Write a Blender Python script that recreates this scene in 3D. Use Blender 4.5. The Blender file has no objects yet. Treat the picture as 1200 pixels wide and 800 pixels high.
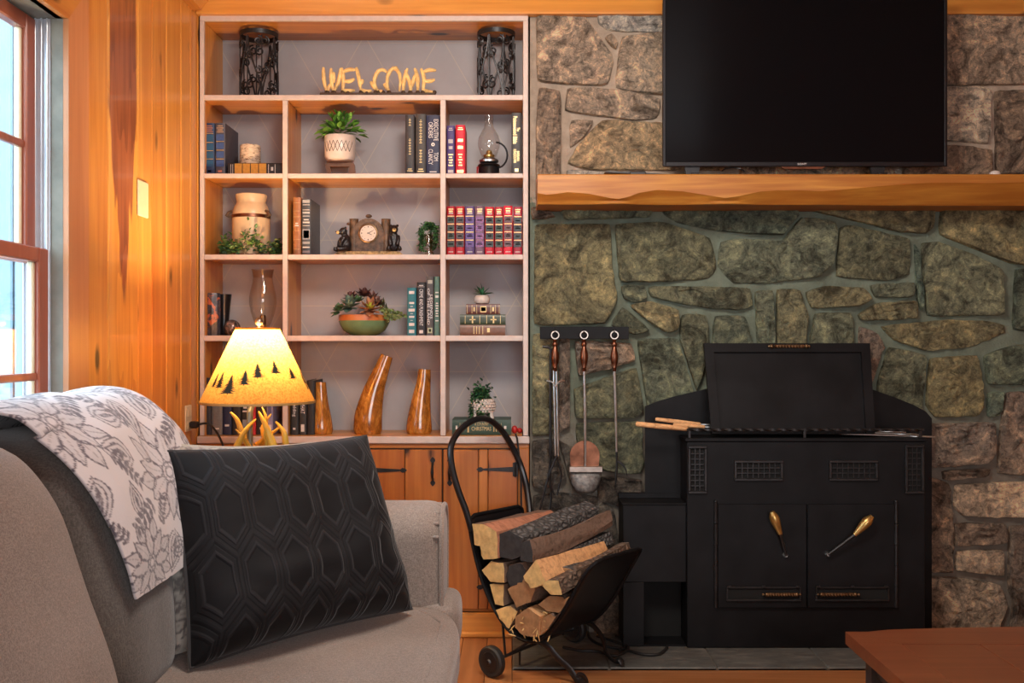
import bpy, bmesh, math, random
from mathutils import Vector, Matrix, noise
random.seed(7)
C = bpy.context.scene.collection
sc = bpy.context.scene
H = 1.215          # eye height
F = 1150.0         # focal length in pixels of the 1200x800 frame

# ------------------------------------------------------------------ camera
cam_d = bpy.data.cameras.new('camera'); cam_d.sensor_width = 36; cam_d.lens = 36*F/1200
cam_d.clip_start = 0.05
cam = bpy.data.objects.new('camera', cam_d); C.objects.link(cam)
cam.location = (0, 0, H); cam.rotation_euler = (math.pi/2, 0, 0)
sc.camera = cam
# ------------------------------------------------------------------ world
w = bpy.data.worlds.new('sky'); sc.world = w; w.use_nodes = True
bg = w.node_tree.nodes['Background']; bg.inputs[0].default_value = (0.58, 0.83, 0.95, 1); bg.inputs[1].default_value = 11.0
# ------------------------------------------------------------------ lights
def area(name, loc, target, sx, sy, power, col):
    d = bpy.data.lights.new(name, 'AREA'); d.shape = 'RECTANGLE'; d.size = sx; d.size_y = sy
    d.energy = power; d.color = col
    o = bpy.data.objects.new(name, d); C.objects.link(o); o.location = loc
    o.rotation_euler = (Vector(target)-Vector(loc)).to_track_quat('-Z', 'Y').to_euler()
    return o
area('ceiling_fill_light', (0.05, 2.2, 2.62), (0.75, 3.6, 0.9), 0.7, 0.7, 60, (1.0, 0.92, 0.83))  # unseen fill lamp added under the ceiling to brighten the room
area('rear_fill_light', (0.9, -2.1, 1.45), (0.5, 4, 1.2), 2.0, 1.3, 70, (0.96, 0.97, 1.0))  # added fill from behind the camera; the rear wall has no window
# ------------------------------------------------------------------ exposure
sc.view_settings.view_transform = 'Standard'; sc.view_settings.look = 'None'
sc.view_settings.exposure = 0.12; sc.view_settings.gamma = 1.0; sc.view_settings.use_curve_mapping = False

# ================================================================== helpers
def W(px, py, Y):                       # a point seen at a pixel of the photograph, at depth Y
    return Vector(((px-600)*Y/F, Y, H+(400-py)*Y/F))
def PX(px, Y): return (px-600)*Y/F
def PZ(py, Y): return H+(400-py)*Y/F

class M:
    def __init__(s): s.v = []; s.f = []; s.mi = []
    def add(s, vs, fs, mi=0):
        n = len(s.v); s.v += [Vector(p) for p in vs]; s.f += [tuple(i+n for i in f) for f in fs]; s.mi += [mi]*len(fs)
        return s
    def box(s, x0, x1, y0, y1, z0, z1, c=0.0, mi=0):
        if x1 < x0: x0, x1 = x1, x0
        if y1 < y0: y0, y1 = y1, y0
        if z1 < z0: z0, z1 = z1, z0
        if c <= 0:
            vs = [(x, y, z) for x in (x0, x1) for y in (y0, y1) for z in (z0, z1)]
            return s.add(vs, [(0,1,3,2),(4,6,7,5),(0,4,5,1),(2,3,7,6),(0,2,6,4),(1,5,7,3)], mi)
        c = min(c, (x1-x0)*.45, (y1-y0)*.45, (z1-z0)*.45)
        lo = (x0, y0, z0); hi = (x1, y1, z1); vs = []; ix = {}
        for sx in (0,1):
            for sy in (0,1):
                for sz in (0,1):
                    sg = (sx, sy, sz)
                    for a in range(3):
                        p = []
                        for k in range(3):
                            b = hi[k] if sg[k] else lo[k]
                            if k != a: b += -c if sg[k] else c
                            p.append(b)
                        ix[(sx,sy,sz,a)] = len(vs); vs.append(p)
        fs = []
        for a in range(3):
            b, d = (a+1)%3, (a+2)%3
            for sa in (0,1):
                q = []
                for (p_, r_) in ((0,0),(1,0),(1,1),(0,1)):
                    k = [0,0,0]; k[a] = sa; k[b] = p_; k[d] = r_; q.append(ix[(k[0],k[1],k[2],a)])
                fs.append(tuple(q))
        for a in range(3):
            b, d = (a+1)%3, (a+2)%3
            for sb in (0,1):
                for sd in (0,1):
                    def K(sa, ax):
                        k = [0,0,0]; k[a] = sa; k[b] = sb; k[d] = sd; return ix[(k[0],k[1],k[2],ax)]
                    fs.append((K(0,b), K(1,b), K(1,d), K(0,d)))
        for sx in (0,1):
            for sy in (0,1):
                for sz in (0,1): fs.append(tuple(ix[(sx,sy,sz,a)] for a in range(3)))
        return s.add(vs, fs, mi)
    def tube(s, pts, r, seg=8, closed=False, cap=True, mi=0, flat=None):
        pts = [Vector(p) for p in pts]; n = len(pts)
        rs = [r]*n if not hasattr(r, '__len__') else list(r)
        tang = []
        for i in range(n):
            a = pts[(i-1) % n] if (closed or i > 0) else pts[i]
            b = pts[(i+1) % n] if (closed or i < n-1) else pts[i]
            t = (b-a); tang.append(t.normalized() if t.length > 1e-9 else Vector((0,0,1)))
        up = Vector((0,0,1)) if abs(tang[0].z) < .9 else Vector((0,1,0))
        u = (up - tang[0]*up.dot(tang[0])).normalized(); vs = []
        for i in range(n):
            t = tang[i]; u = (u - t*u.dot(t))
            u = u.normalized() if u.length > 1e-6 else t.orthogonal().normalized()
            v = t.cross(u)
            for k in range(seg):
                a = 2*math.pi*k/seg
                vs.append(pts[i] + (u*math.cos(a) + v*math.sin(a)*(flat or 1))*rs[i])
        fs = []
        for i in range(n if closed else n-1):
            j = (i+1) % n
            for k in range(seg):
                k2 = (k+1) % seg
                fs.append((i*seg+k, i*seg+k2, j*seg+k2, j*seg+k))
        if cap and not closed:
            fs.append(tuple(range(seg-1, -1, -1))); fs.append(tuple((n-1)*seg+k for k in range(seg)))
        return s.add(vs, fs, mi)
    def lathe(s, prof, c=(0,0,0), seg=28, mi=0, cap=True, axis='z'):
        vs = []; n = len(prof)
        for (r, z) in prof:
            for k in range(seg):
                a = 2*math.pi*k/seg
                x, y = r*math.cos(a), r*math.sin(a)
                if axis == 'z': vs.append((c[0]+x, c[1]+y, c[2]+z))
                elif axis == 'y': vs.append((c[0]+x, c[1]+z, c[2]+y))
                else: vs.append((c[0]+z, c[1]+x, c[2]+y))
        fs = []
        for i in range(n-1):
            for k in range(seg):
                k2 = (k+1) % seg
                fs.append((i*seg+k, i*seg+k2, (i+1)*seg+k2, (i+1)*seg+k))
        if cap:
            fs.append(tuple(range(seg-1,-1,-1))); fs.append(tuple((n-1)*seg+k for k in range(seg)))
        return s.add(vs, fs, mi)
    def prism(s, poly, y0, y1, mi=0):     # polygon in xz, extruded along y
        n = len(poly); vs = [(p[0], y0, p[1]) for p in poly] + [(p[0], y1, p[1]) for p in poly]
        fs = [tuple(range(n)), tuple(range(2*n-1, n-1, -1))]
        for i in range(n):
            j = (i+1) % n; fs.append((i, i+n, j+n, j))
        return s.add(vs, fs, mi)
    def ball(s, c, r, seg=16, rings=10, rot=None, mi=0):
        if not hasattr(r, '__len__'): r = (r, r, r)
        vs = []; R = rot or Matrix.Identity(3); c = Vector(c)
        for i in range(rings+1):
            th = math.pi*i/rings
            for k in range(seg):
                a = 2*math.pi*k/seg
                vs.append(c + R @ Vector((r[0]*math.sin(th)*math.cos(a), r[1]*math.sin(th)*math.sin(a), r[2]*math.cos(th))))
        fs = []
        for i in range(rings):
            for k in range(seg):
                k2 = (k+1) % seg
                if i == 0: fs.append((k, (i+1)*seg+k, (i+1)*seg+k2))
                elif i == rings-1: fs.append((i*seg+k, (i+1)*seg+k, i*seg+k2))
                else: fs.append((i*seg+k, (i+1)*seg+k, (i+1)*seg+k2, i*seg+k2))
        return s.add(vs, fs, mi)
    def grid(s, fn, nu, nv, mi=0, wrap=False):
        vs = [fn(i/nu, j/nv) for j in range(nv+1) for i in range(nu+1)]
        fs = [(j*(nu+1)+i, j*(nu+1)+i+1, (j+1)*(nu+1)+i+1, (j+1)*(nu+1)+i) for j in range(nv) for i in range(nu)]
        return s.add(vs, fs, mi)
    def xf(s, fn):
        s.v = [Vector(fn(p)) for p in s.v]; return s
    def rot(s, c, axis, deg):
        R = Matrix.Rotation(math.radians(deg), 3, axis); c = Vector(c)
        s.v = [c + R @ (p-c) for p in s.v]; return s

def world_off(o):
    v = Vector((0,0,0))
    while o is not None: v += o.location; o = o.parent
    return v
def build(name, m, mat, parent=None, smooth=35, color=None, kind=None, label=None, recalc=True, origin=None):
    me = bpy.data.meshes.new(name)
    off = world_off(parent) if parent is not None else Vector((0,0,0))
    if origin is not None: off = Vector(origin)
    me.from_pydata([tuple(p-off) for p in m.v], [], m.f)
    mats = mat if isinstance(mat, (list, tuple)) else [mat]
    for q in mats: me.materials.append(q)
    if len(mats) > 1: me.polygons.foreach_set('material_index', m.mi)
    if recalc:
        b = bmesh.new(); b.from_mesh(me); bmesh.ops.recalc_face_normals(b, faces=b.faces); b.to_mesh(me); b.free()
    if smooth:
        me.shade_smooth(); me.set_sharp_from_angle(angle=math.radians(smooth))
    o = bpy.data.objects.new(name, me); C.objects.link(o)
    if parent is not None: o.parent = parent
    elif origin is not None: o.location = origin
    if color: o.color = (*color, 1)
    if kind: o['kind'] = kind
    if label: o['label'] = label
    return o
def thing(name, label, cat, loc, group=None):
    o = bpy.data.objects.new(name, None); C.objects.link(o); o.location = loc; o.empty_display_size = .05
    o['label'] = label; o['category'] = cat
    if group: o['group'] = group
    return o
def tag(o, label, cat, group=None, kind=None):
    o['label'] = label; o['category'] = cat
    if group: o['group'] = group
    if kind: o['kind'] = kind
    return o
def struct(name, m, mat, **k):
    o = build(name, m, mat, **k); o['kind'] = 'structure'; return o
def inst(src, parent, M4, name=None):
    o = src.copy(); C.objects.link(o); o.parent = parent; o.matrix_local = M4; return o

# ------------------------------------------------------------------ materials
class N:
    def __init__(s, name):
        s.m = bpy.data.materials.new(name); s.m.use_nodes = True; s.t = s.m.node_tree; s.n = s.t.nodes; s.l = s.t.links
        s.b = s.n['Principled BSDF']; s.out = s.n['Material Output']
    def new(s, typ, **k):
        x = s.n.new(typ)
        for a, b in k.items(): setattr(x, a, b)
        return x
    def link(s, a, b): s.l.new(a, b)
    def coord(s, kind='Object'): return s.new('ShaderNodeTexCoord').outputs[kind]
    def mapping(s, vec, scale=(1,1,1), rot=(0,0,0), loc=(0,0,0)):
        x = s.new('ShaderNodeMapping'); x.inputs['Scale'].default_value = scale; x.inputs['Rotation'].default_value = rot; x.inputs['Location'].default_value = loc
        s.link(vec, x.inputs['Vector']); return x.outputs[0]
    def noise(s, vec, scale, detail=4, rough=.55, dist=0.0):
        x = s.new('ShaderNodeTexNoise'); x.inputs['Scale'].default_value = scale; x.inputs['Detail'].default_value = detail
        x.inputs['Roughness'].default_value = rough; x.inputs['Distortion'].default_value = dist
        s.link(vec, x.inputs['Vector']); return x.outputs[0]
    def ramp(s, fac, stops, interp='LINEAR'):
        x = s.new('ShaderNodeValToRGB'); x.color_ramp.interpolation = interp; e = x.color_ramp.elements
        while len(e) < len(stops): e.new(.5)
        for i, (p, c) in enumerate(stops):
            e[i].position = p; e[i].color = (*c, 1) if len(c) == 3 else c
        s.link(fac, x.inputs[0]); return x.outputs[0]
    def mix(s, fac, a, b, mode='MIX'):
        x = s.new('ShaderNodeMix', data_type='RGBA', blend_type=mode)
        for sock, v in ((x.inputs[0], fac), (x.inputs[6], a), (x.inputs[7], b)):
            if hasattr(v, 'links'): s.link(v, sock)
            elif isinstance(v, (int, float)): sock.default_value = v
            else: sock.default_value = (*v, 1)
        return x.outputs[2]
    def math(s, op, a, b=None, c=None):
        x = s.new('ShaderNodeMath', operation=op)
        for i, v in enumerate((a, b, c)):
            if v is None: continue
            if hasattr(v, 'links'): s.link(v, x.inputs[i])
            else: x.inputs[i].default_value = v
        return x.outputs[0]
    def vmath(s, op, a, b=None):
        x = s.new('ShaderNodeVectorMath', operation=op)
        for i, v in enumerate((a, b)):
            if v is None: continue
            if hasattr(v, 'links'): s.link(v, x.inputs[i])
            else: x.inputs[i].default_value = v
        return x.outputs[0]
    def bump(s, h, strength=.3, dist=.01):
        x = s.new('ShaderNodeBump'); x.inputs['Strength'].default_value = strength; x.inputs['Distance'].default_value = dist
        s.link(h, x.inputs['Height']); s.link(x.outputs[0], s.b.inputs['Normal']); return x
    def set(s, color=None, rough=None, metal=None, **k):
        for key, v in (('Base Color', color), ('Roughness', rough), ('Metallic', metal), *k.items()):
            if v is None: continue
            i = s.b.inputs[key]
            if hasattr(v, 'links'): s.link(v, i)
            elif isinstance(v, (int, float)): i.default_value = v
            else: i.default_value = (*v, 1)
        return s

def plain(name, col, rough=.5, metal=0, var=.12, sc_=30, bump=0.0, bsc=120, **k):
    n = N(name); co = n.coord()
    f = n.noise(co, sc_, 4)
    d = tuple(c*(1-var) for c in col); l = tuple(min(1, c*(1+var)) for c in col)
    n.set(n.ramp(f, [(.3, d), (.7, l)]), rough, metal, **k)
    if bump: n.bump(n.noise(co, bsc, 3), bump, .004)
    return n.m
def objcol(name, rough=.5, metal=0, var=.15, sc_=60, bump=.0, bsc=300):
    n = N(name); co = n.coord(); oi = n.new('ShaderNodeObjectInfo')
    f = n.noise(co, sc_, 4)
    k = n.ramp(f, [(.3, (1-var,)*3), (.7, (1+var,)*3)])
    n.set(n.mix(1.0, oi.outputs['Color'], k, 'MULTIPLY'), rough, metal)
    if bump: n.bump(n.noise(co, bsc, 3), bump, .002)
    return n.m
def wood(name, dark, light, axis='z', gs=1.0, rough=.38, knots=True, knot=(.035,.012,.006), useobj=False, coat=.0, kscale=1.0, rnd=.25):
    """pine / oak boards: long grain along one axis, plank-to-plank variation, knots"""
    n = N(name); co = n.coord(); oi = n.new('ShaderNodeObjectInfo')
    off = n.vmath('SCALE', n.new('ShaderNodeCombineXYZ').outputs[0])
    cx = n.new('ShaderNodeCombineXYZ')
    for i, kk in enumerate((13.7, 7.3, 29.1)):
        n.link(n.math('MULTIPLY', oi.outputs['Random'], kk), cx.inputs[i])
    p = n.vmath('ADD', co, cx.outputs[0])
    long_, cross = .9*gs, 14.0*gs
    s = {'x': (long_, cross, cross), 'y': (cross, long_, cross), 'z': (cross, cross, long_)}[axis]
    q = n.mapping(p, s)
    big = n.noise(n.mapping(p, tuple(v*.28 for v in s)), 1.0, 3, .5, .6)
    g = n.noise(q, 1.0, 5, .6, 1.2)
    fine = n.noise(n.mapping(p, tuple(v*(7 if v > 5 else 3) for v in s)), 1.0, 3)
    rings = n.math('FRACT', n.math('MULTIPLY', big, 9.0))
    rings = n.math('ABSOLUTE', n.math('SUBTRACT', rings, .5))
    f = n.math('ADD', n.math('MULTIPLY', g, .55), n.math('MULTIPLY', rings, .35))
    f = n.math('ADD', f, n.math('MULTIPLY', n.math('SUBTRACT', fine, .5), .25))
    f = n.math('ADD', f, n.math('MULTIPLY', n.math('SUBTRACT', oi.outputs['Random'], .5), rnd))
    mid = tuple((a*.45+b*.55) for a, b in zip(dark, light))
    col = n.ramp(f, [(.15, dark), (.42, mid), (.62, light)])
    if knots:
        ks = {'x': (3.3, 8, 8), 'y': (8, 3.3, 8), 'z': (8, 8, 3.3)}[axis]
        v = n.new('ShaderNodeTexVoronoi'); v.inputs['Scale'].default_value = 1.0
        wob = n.vmath('ADD', n.mapping(p, tuple(a*kscale for a in ks)), n.vmath('SCALE', n.new('ShaderNodeCombineXYZ').outputs[0]))
        n.link(wob, v.inputs['Vector'])
        d = n.math('ADD', v.outputs['Distance'], n.math('MULTIPLY', n.math('SUBTRACT', fine, .5), .06))
        km = n.ramp(d, [(.10, (1,1,1)), (.125, (.6,.6,.6)), (.19, (0,0,0))])
        col = n.mix(km, col, knot)
    n.set(col, rough, 0, **{'Coat Weight': coat, 'Coat Roughness': .2})
    n.bump(f, .12, .004)
    return n.m

MAT = {}
MAT['pine'] = wood('honey_pine', (.50,.165,.026), (.78,.37,.075), 'z', rough=.33, coat=.2, rnd=.18)
MAT['pine_x'] = wood('honey_pine_horizontal', (.44,.14,.024), (.70,.31,.06), 'x', rough=.38, coat=.2)
MAT['pine_y'] = wood('honey_pine_along_wall', (.44,.14,.024), (.70,.31,.06), 'y', rough=.35, coat=.2)
MAT['cabinet'] = wood('cabinet_pine', (.30,.075,.014), (.52,.185,.035), 'z', rough=.35, coat=.25)
MAT['mantel'] = wood('mantel_pine', (.36,.12,.016), (.66,.31,.05), 'x', rough=.45, gs=1.5, knots=True, kscale=.6)
MAT['casing'] = wood('window_casing_pine', (.46,.17,.065), (.62,.27,.11), 'z', rough=.4, knots=False)
MAT['sash'] = wood('red_stained_sash', (.30,.075,.04), (.42,.13,.07), 'z', rough=.35, knots=False)
MAT['floor'] = wood('oak_floor', (.24,.085,.026), (.46,.20,.075), 'y', rough=.32, knots=False, coat=.2, rnd=.5)
MAT['floor_x'] = wood('oak_floor_header', (.30,.11,.034), (.50,.22,.085), 'x', rough=.32, knots=False, coat=.2)
MAT['table'] = wood('cherry_table', (.12,.030,.011), (.21,.063,.024), 'x', rough=.28, knots=False, coat=.3, gs=.7)
MAT['darkwood'] = wood('dark_wood', (.03,.015,.008), (.07,.035,.018), 'z', rough=.4, knots=False)
MAT['shelfedge'] = plain('pinkish_white_paint', (.58,.48,.43), .5, var=.08, bump=.1)
MAT['black'] = plain('black_steel', (.0065,.0065,.0075), .5, 0, var=.4, sc_=9, bump=.08, bsc=60, **{'Specular IOR Level': .18})
MAT['blacksatin'] = plain('black_enamel', (.010,.010,.012), .28, .1, var=.2)
MAT['iron'] = plain('wrought_iron', (.030,.029,.030), .40, .6, var=.3, bump=.15)
MAT['void'] = plain('opening_shade', (.003,.003,.003), .9, 0)  # near-black panels stand for the shade inside the stove openings
MAT['steel'] = plain('brushed_steel', (.62,.64,.64), .34, 1.0, var=.2)
MAT['nickel'] = plain('aged_nickel', (.35,.30,.26), .3, 1.0, var=.35)
MAT['copper'] = plain('aged_copper', (.20,.085,.05), .34, 1.0, var=.5, sc_=18)
MAT['bronze'] = plain('antique_bronze', (.20,.12,.06), .4, .9, var=.5, sc_=80)
MAT['brass'] = plain('worn_brass', (.55,.36,.12), .32, .85, var=.25)
MAT['rubber'] = plain('black_rubber', (.012,.012,.012), .6, 0)
MAT['plastic'] = plain('black_plastic', (.012,.012,.013), .35, 0)
MAT['ivory'] = plain('ivory_plastic', (.72,.60,.40), .4, 0, var=.05)
MAT['cream'] = plain('cream_ceramic', (.62,.46,.28), .35, 0, var=.10, sc_=12)
MAT['whiteceramic'] = plain('white_ceramic', (.62,.52,.46), .3, 0, var=.06)
MAT['antler'] = plain('carved_antler', (.80,.52,.20), .4, 0, var=.3, sc_=45)
MAT['antlerdark'] = plain('antler_burr', (.07,.04,.022), .6, 0, var=.5, sc_=60)
MAT['yellowantler'] = plain('lamp_antler', (.60,.37,.06), .35, 0, var=.15, sc_=25)
MAT['leaf'] = objcol('leaf_green', .45, 0, .35, 60)
MAT['paint'] = objcol('painted_surface', .42, 0, .10, 40)
MAT['cloth'] = objcol('book_cloth', .55, 0, .14, 90, .15)
MAT['leather'] = objcol('book_leather', .38, 0, .22, 50, .12)
MAT['paper'] = plain('book_pages', (.48,.40,.29), .8, 0, var=.2, sc_=200)
MAT['gilt'] = plain('gold_foil', (.62,.44,.20), .35, .55, var=.15)
MAT['whiteink'] = plain('white_ink', (.72,.68,.66), .6, 0, var=.03)
MAT['jamb'] = plain('weathered_jamb', (.22,.21,.17), .6, 0, var=.2, sc_=14)
MAT['track'] = plain('aluminium_track', (.60,.62,.66), .35, .5, var=.05)
MAT['exterior'] = plain('pale_blue_siding', (.20,.25,.29), .6, 0, var=.08, sc_=6)
MAT['ext_ground'] = plain('outdoor_gravel', (.35,.35,.33), .9, 0, var=.3)
MAT['amber'] = None
def mk_amber():
    n = N('amber_burl'); co = n.coord()
    f = n.noise(n.mapping(co, (9,9,4)), 2.2, 6, .65, 2.5)
    n.set(n.ramp(f, [(.3,(.10,.030,.006)),(.5,(.36,.13,.02)),(.68,(.56,.25,.05))]), .16, 0, **{'Coat Weight':.6,'Coat Roughness':.08})
    return n.m
MAT['amber'] = mk_amber()
def mk_stone():
    n = N('field_stone'); co = n.coord(); oi = n.new('ShaderNodeObjectInfo')
    cx = n.new('ShaderNodeCombineXYZ')
    for i, kk in enumerate((11.0, 5.0, 17.0)): n.link(n.math('MULTIPLY', oi.outputs['Random'], kk), cx.inputs[i])
    p = n.vmath('ADD', co, cx.outputs[0])
    big = n.noise(p, 7, 8, .72, 1.2)
    med = n.noise(p, 30, 8, .75, .8)
    fine = n.noise(p, 170, 5, .75)
    k = n.ramp(big, [(.36,(.30,.28,.26)),(.44,(.66,.66,.66)),(.50,(.98,.98,.98)),(.57,(1.30,1.26,1.18)),(.66,(2.0,1.85,1.6))])
    col = n.mix(1.0, oi.outputs['Color'], k, 'MULTIPLY')
    k2 = n.ramp(med, [(.38,(.34,.34,.34)),(.46,(.84,.84,.84)),(.54,(1.12,1.10,1.06)),(.63,(1.9,1.8,1.65))])
    col = n.mix(.85, col, k2, 'MULTIPLY')
    lich = n.ramp(n.noise(p, 13, 7, .75, 2.0), [(.58,(0,0,0)),(.66,(1,1,1))])
    col = n.mix(n.math('MULTIPLY', lich, .30), col, n.mix(.45, oi.outputs['Color'], (.62,.55,.45)))
    k3 = n.ramp(fine, [(.3,(.72,.72,.72)),(.7,(1.28,1.28,1.28))])
    col = n.mix(1.0, col, k3, 'MULTIPLY')
    n.set(col, .8, 0, **{'Specular IOR Level': .3})
    h = n.math('ADD', n.math('MULTIPLY', med, .65), n.math('MULTIPLY', fine, .35))
    n.bump(h, 1.0, .05)
    return n.m
MAT['stone'] = mk_stone()
def mk_mortar():
    n = N('mortar'); co = n.coord()
    sx = n.new('ShaderNodeSeparateXYZ'); n.link(co, sx.inputs[0])
    f = n.noise(co, 14, 6, .65)
    zz = n.math('ADD', sx.outputs[2], n.math('MULTIPLY', n.math('SUBTRACT', f, .5), .25))
    a = n.ramp(zz, [(.0,(.10,.085,.07)),(.50,(.12,.10,.085)),(.78,(.13,.15,.115)),(.86,(.13,.16,.12))])
    m1 = n.ramp(n.math('MULTIPLY', zz, .5), [(.42,(.145,.17,.125)),(.90,(.145,.17,.125)),(.905,(.40,.31,.235))])  # green cast of window light painted into the mortar below the mantel
    lo = n.ramp(n.math('MULTIPLY', zz, .5), [(.40,(1,1,1)),(.50,(0,0,0))])
    xr = n.ramp(n.math('MULTIPLY', sx.outputs[0], .5), [(.80,(0,0,0)),(.92,(1,1,1))])
    k = n.ramp(f, [(.3,(.7,.7,.7)),(.7,(1.2,1.2,1.2))])
    col = n.mix(n.math('MULTIPLY', lo, .8), m1, (.17,.135,.11))
    n.set(n.mix(1.0, col, k, 'MULTIPLY'), .9, 0); n.bump(n.noise(co, 45, 5, .7), .7, .01)
    return n.m
MAT['mortar'] = mk_mortar()
def mk_slate():
    n = N('slate'); co = n.coord(); oi = n.new('ShaderNodeObjectInfo')
    cx = n.new('ShaderNodeCombineXYZ'); n.link(n.math('MULTIPLY', oi.outputs['Random'], 9.0), cx.inputs[0])
    p = n.vmath('ADD', co, cx.outputs[0])
    f = n.noise(n.mapping(p, (3,9,3)), 3, 6, .65, 1)
    s2 = n.noise(n.mapping(p, (30,6,3), (0,0,.7)), 2, 5, .7, 1)
    col = n.ramp(f, [(.3,(.06,.062,.06)),(.55,(.115,.115,.105)),(.75,(.20,.19,.165))])
    col = n.mix(n.math('MULTIPLY', n.ramp(s2, [(.62,(0,0,0)),(.70,(1,1,1))]), .25), col, (.33,.30,.27))
    n.set(col, .5, 0); n.bump(f, .3, .006); return n.m
MAT['slate'] = mk_slate()
def mk_fabric(name, c1, c2, sc_=260, bump=.5, rough=.9, sheen=.3, obj=True):
    n = N(name); co = n.coord()
    a = n.noise(n.mapping(co, (sc_*.25, sc_, sc_)), 1, 2, .5); b = n.noise(n.mapping(co, (sc_, sc_, sc_*.25)), 1, 2, .5)
    c = n.noise(n.mapping(co, (sc_, sc_*.25, sc_)), 1, 2, .5)
    f = n.math('MAXIMUM', n.math('MAXIMUM', a, b), c)
    g = n.noise(co, 3, 3)
    col = n.ramp(f, [(.48, c1), (.68, c2)])
    col = n.mix(.35, col, n.ramp(g, [(.3, c1), (.7, c2)]))
    n.set(col, rough, 0, **{'Sheen Weight': sheen}); n.bump(f, bump, .003); return n.m
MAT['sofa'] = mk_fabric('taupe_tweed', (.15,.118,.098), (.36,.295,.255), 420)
MAT['sofashaded'] = mk_fabric('shaded_tweed', (.055,.048,.043), (.135,.12,.11))  # darker copy of the sofa tweed, the far cushion's shadow in its colour
def mk_hex():
    n = N('charcoal_velvet_hexagons'); uv = n.coord('UV')
    def hexd(vec):
        R = (1.0, 1.7320508, 1.0)
        def wrapc(v):
            x = n.new('ShaderNodeVectorMath', operation='WRAP'); n.link(v, x.inputs[0])
            x.inputs[1].default_value = (.5, .8660254, 1); x.inputs[2].default_value = (-.5, -.8660254, -1); return x.outputs[0]
        a = wrapc(vec); b = wrapc(n.vmath('ADD', vec, (.5, .8660254, 0)))
        def hd(v):
            s = n.new('ShaderNodeSeparateXYZ'); n.link(n.vmath('ABSOLUTE', v), s.inputs[0])
            return n.math('MAXIMUM', s.outputs[0], n.math('ADD', n.math('MULTIPLY', s.outputs[0], .5), n.math('MULTIPLY', s.outputs[1], .8660254)))
        return n.math('MINIMUM', hd(a), hd(b))
    d = hexd(n.mapping(uv, (6.6, 2.77, 1)))
    def line(c, wd): return n.math('LESS_THAN', n.math('ABSOLUTE', n.math('SUBTRACT', d, c)), wd)
    ridge = n.ramp(d, [(.30,(0,0,0)),(.335,(1,1,1)),(.36,(1,1,1)),(.38,(.25,.25,.25)),(.43,(.3,.3,.3)),(.445,(0,0,0)),(.485,(.45,.45,.45))])
    nz = n.noise(n.coord(), 9, 4)
    base = n.ramp(nz, [(.3,(.0024,.0027,.0040)),(.7,(.0065,.0068,.0090))])
    col = n.mix(n.math('MULTIPLY', ridge, .40), base, (.034,.034,.040))
    n.set(col, .75, 0, **{'Sheen Weight': .12, 'Sheen Roughness': .4, 'Specular IOR Level': .25})
    n.bump(ridge, .6, .006); return n.m
MAT['hex'] = mk_hex()
MAT['velvetplain'] = plain('charcoal_velvet', (.015,.015,.018), .75, 0, var=.3, **{'Sheen Weight': .5})
def mk_print(name, base, ink):
    n = N(name); at = n.new('ShaderNodeAttribute', attribute_name='print')
    co = n.coord(); nz = n.noise(co, 90, 4)
    f = n.math('MULTIPLY', at.outputs['Fac'], n.ramp(nz, [(.25,(.35,)*3),(.5,(1,)*3)]))
    n.set(n.mix(f, base, ink), .9, 0, **{'Sheen Weight': .35}); n.bump(n.noise(co, 220, 3), .35, .003); return n.m
MAT['throw'] = mk_print('printed_fleece', (.66,.62,.64), (.085,.07,.095))
MAT['pillowprint'] = mk_print('printed_cotton', (.46,.43,.38), (.14,.125,.12))
def glass(name, tint=(1,1,1), refl=.10, rough=.02):
    n = N(name); tr = n.new('ShaderNodeBsdfTransparent'); tr.inputs[0].default_value = (*tint, 1)
    gl = n.new('ShaderNodeBsdfGlossy'); gl.inputs['Roughness'].default_value = rough
    fr = n.new('ShaderNodeLayerWeight'); fr.inputs[0].default_value = .25
    mx = n.new('ShaderNodeMixShader')
    n.link(n.math('ADD', n.math('MULTIPLY', fr.outputs['Facing'], .45), refl), mx.inputs[0])
    n.link(tr.outputs[0], mx.inputs[1]); n.link(gl.outputs[0], mx.inputs[2]); n.link(mx.outputs[0], n.out.inputs[0]); return n.m
MAT['glass'] = glass('clear_glass', (.97,.96,.94), .05)
MAT['smokeglass'] = glass('smoked_glass', (.94,.91,.87), .05)
MAT['pane'] = glass('window_glass', (.93,.96,1.0), .03)
def mk_panel():
    n = N('hexagon_line_wallpaper'); co = n.coord(); nz = n.noise(co, 5, 4)
    s = n.new('ShaderNodeSeparateXYZ'); n.link(co, s.inputs[0])
    m = None
    for a in (0, 60, 120):
        dd = n.math('ADD', n.math('MULTIPLY', s.outputs[0], math.sin(math.radians(a))), n.math('MULTIPLY', s.outputs[2], math.cos(math.radians(a))))
        fr = n.math('ABSOLUTE', n.math('SUBTRACT', n.math('FRACT', n.math('DIVIDE', n.math('ADD', dd, 20.043), .29)), .5))
        ln = n.math('GREATER_THAN', fr, .4945)
        m = ln if m is None else n.math('MAXIMUM', m, ln)
    base = n.ramp(nz, [(.3,(.33,.305,.31)),(.7,(.39,.365,.37))])
    n.set(n.mix(n.math('MULTIPLY', m, .8), base, (.50,.42,.34)), .55, 0); return n.m
MAT['panel'] = mk_panel()
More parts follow.
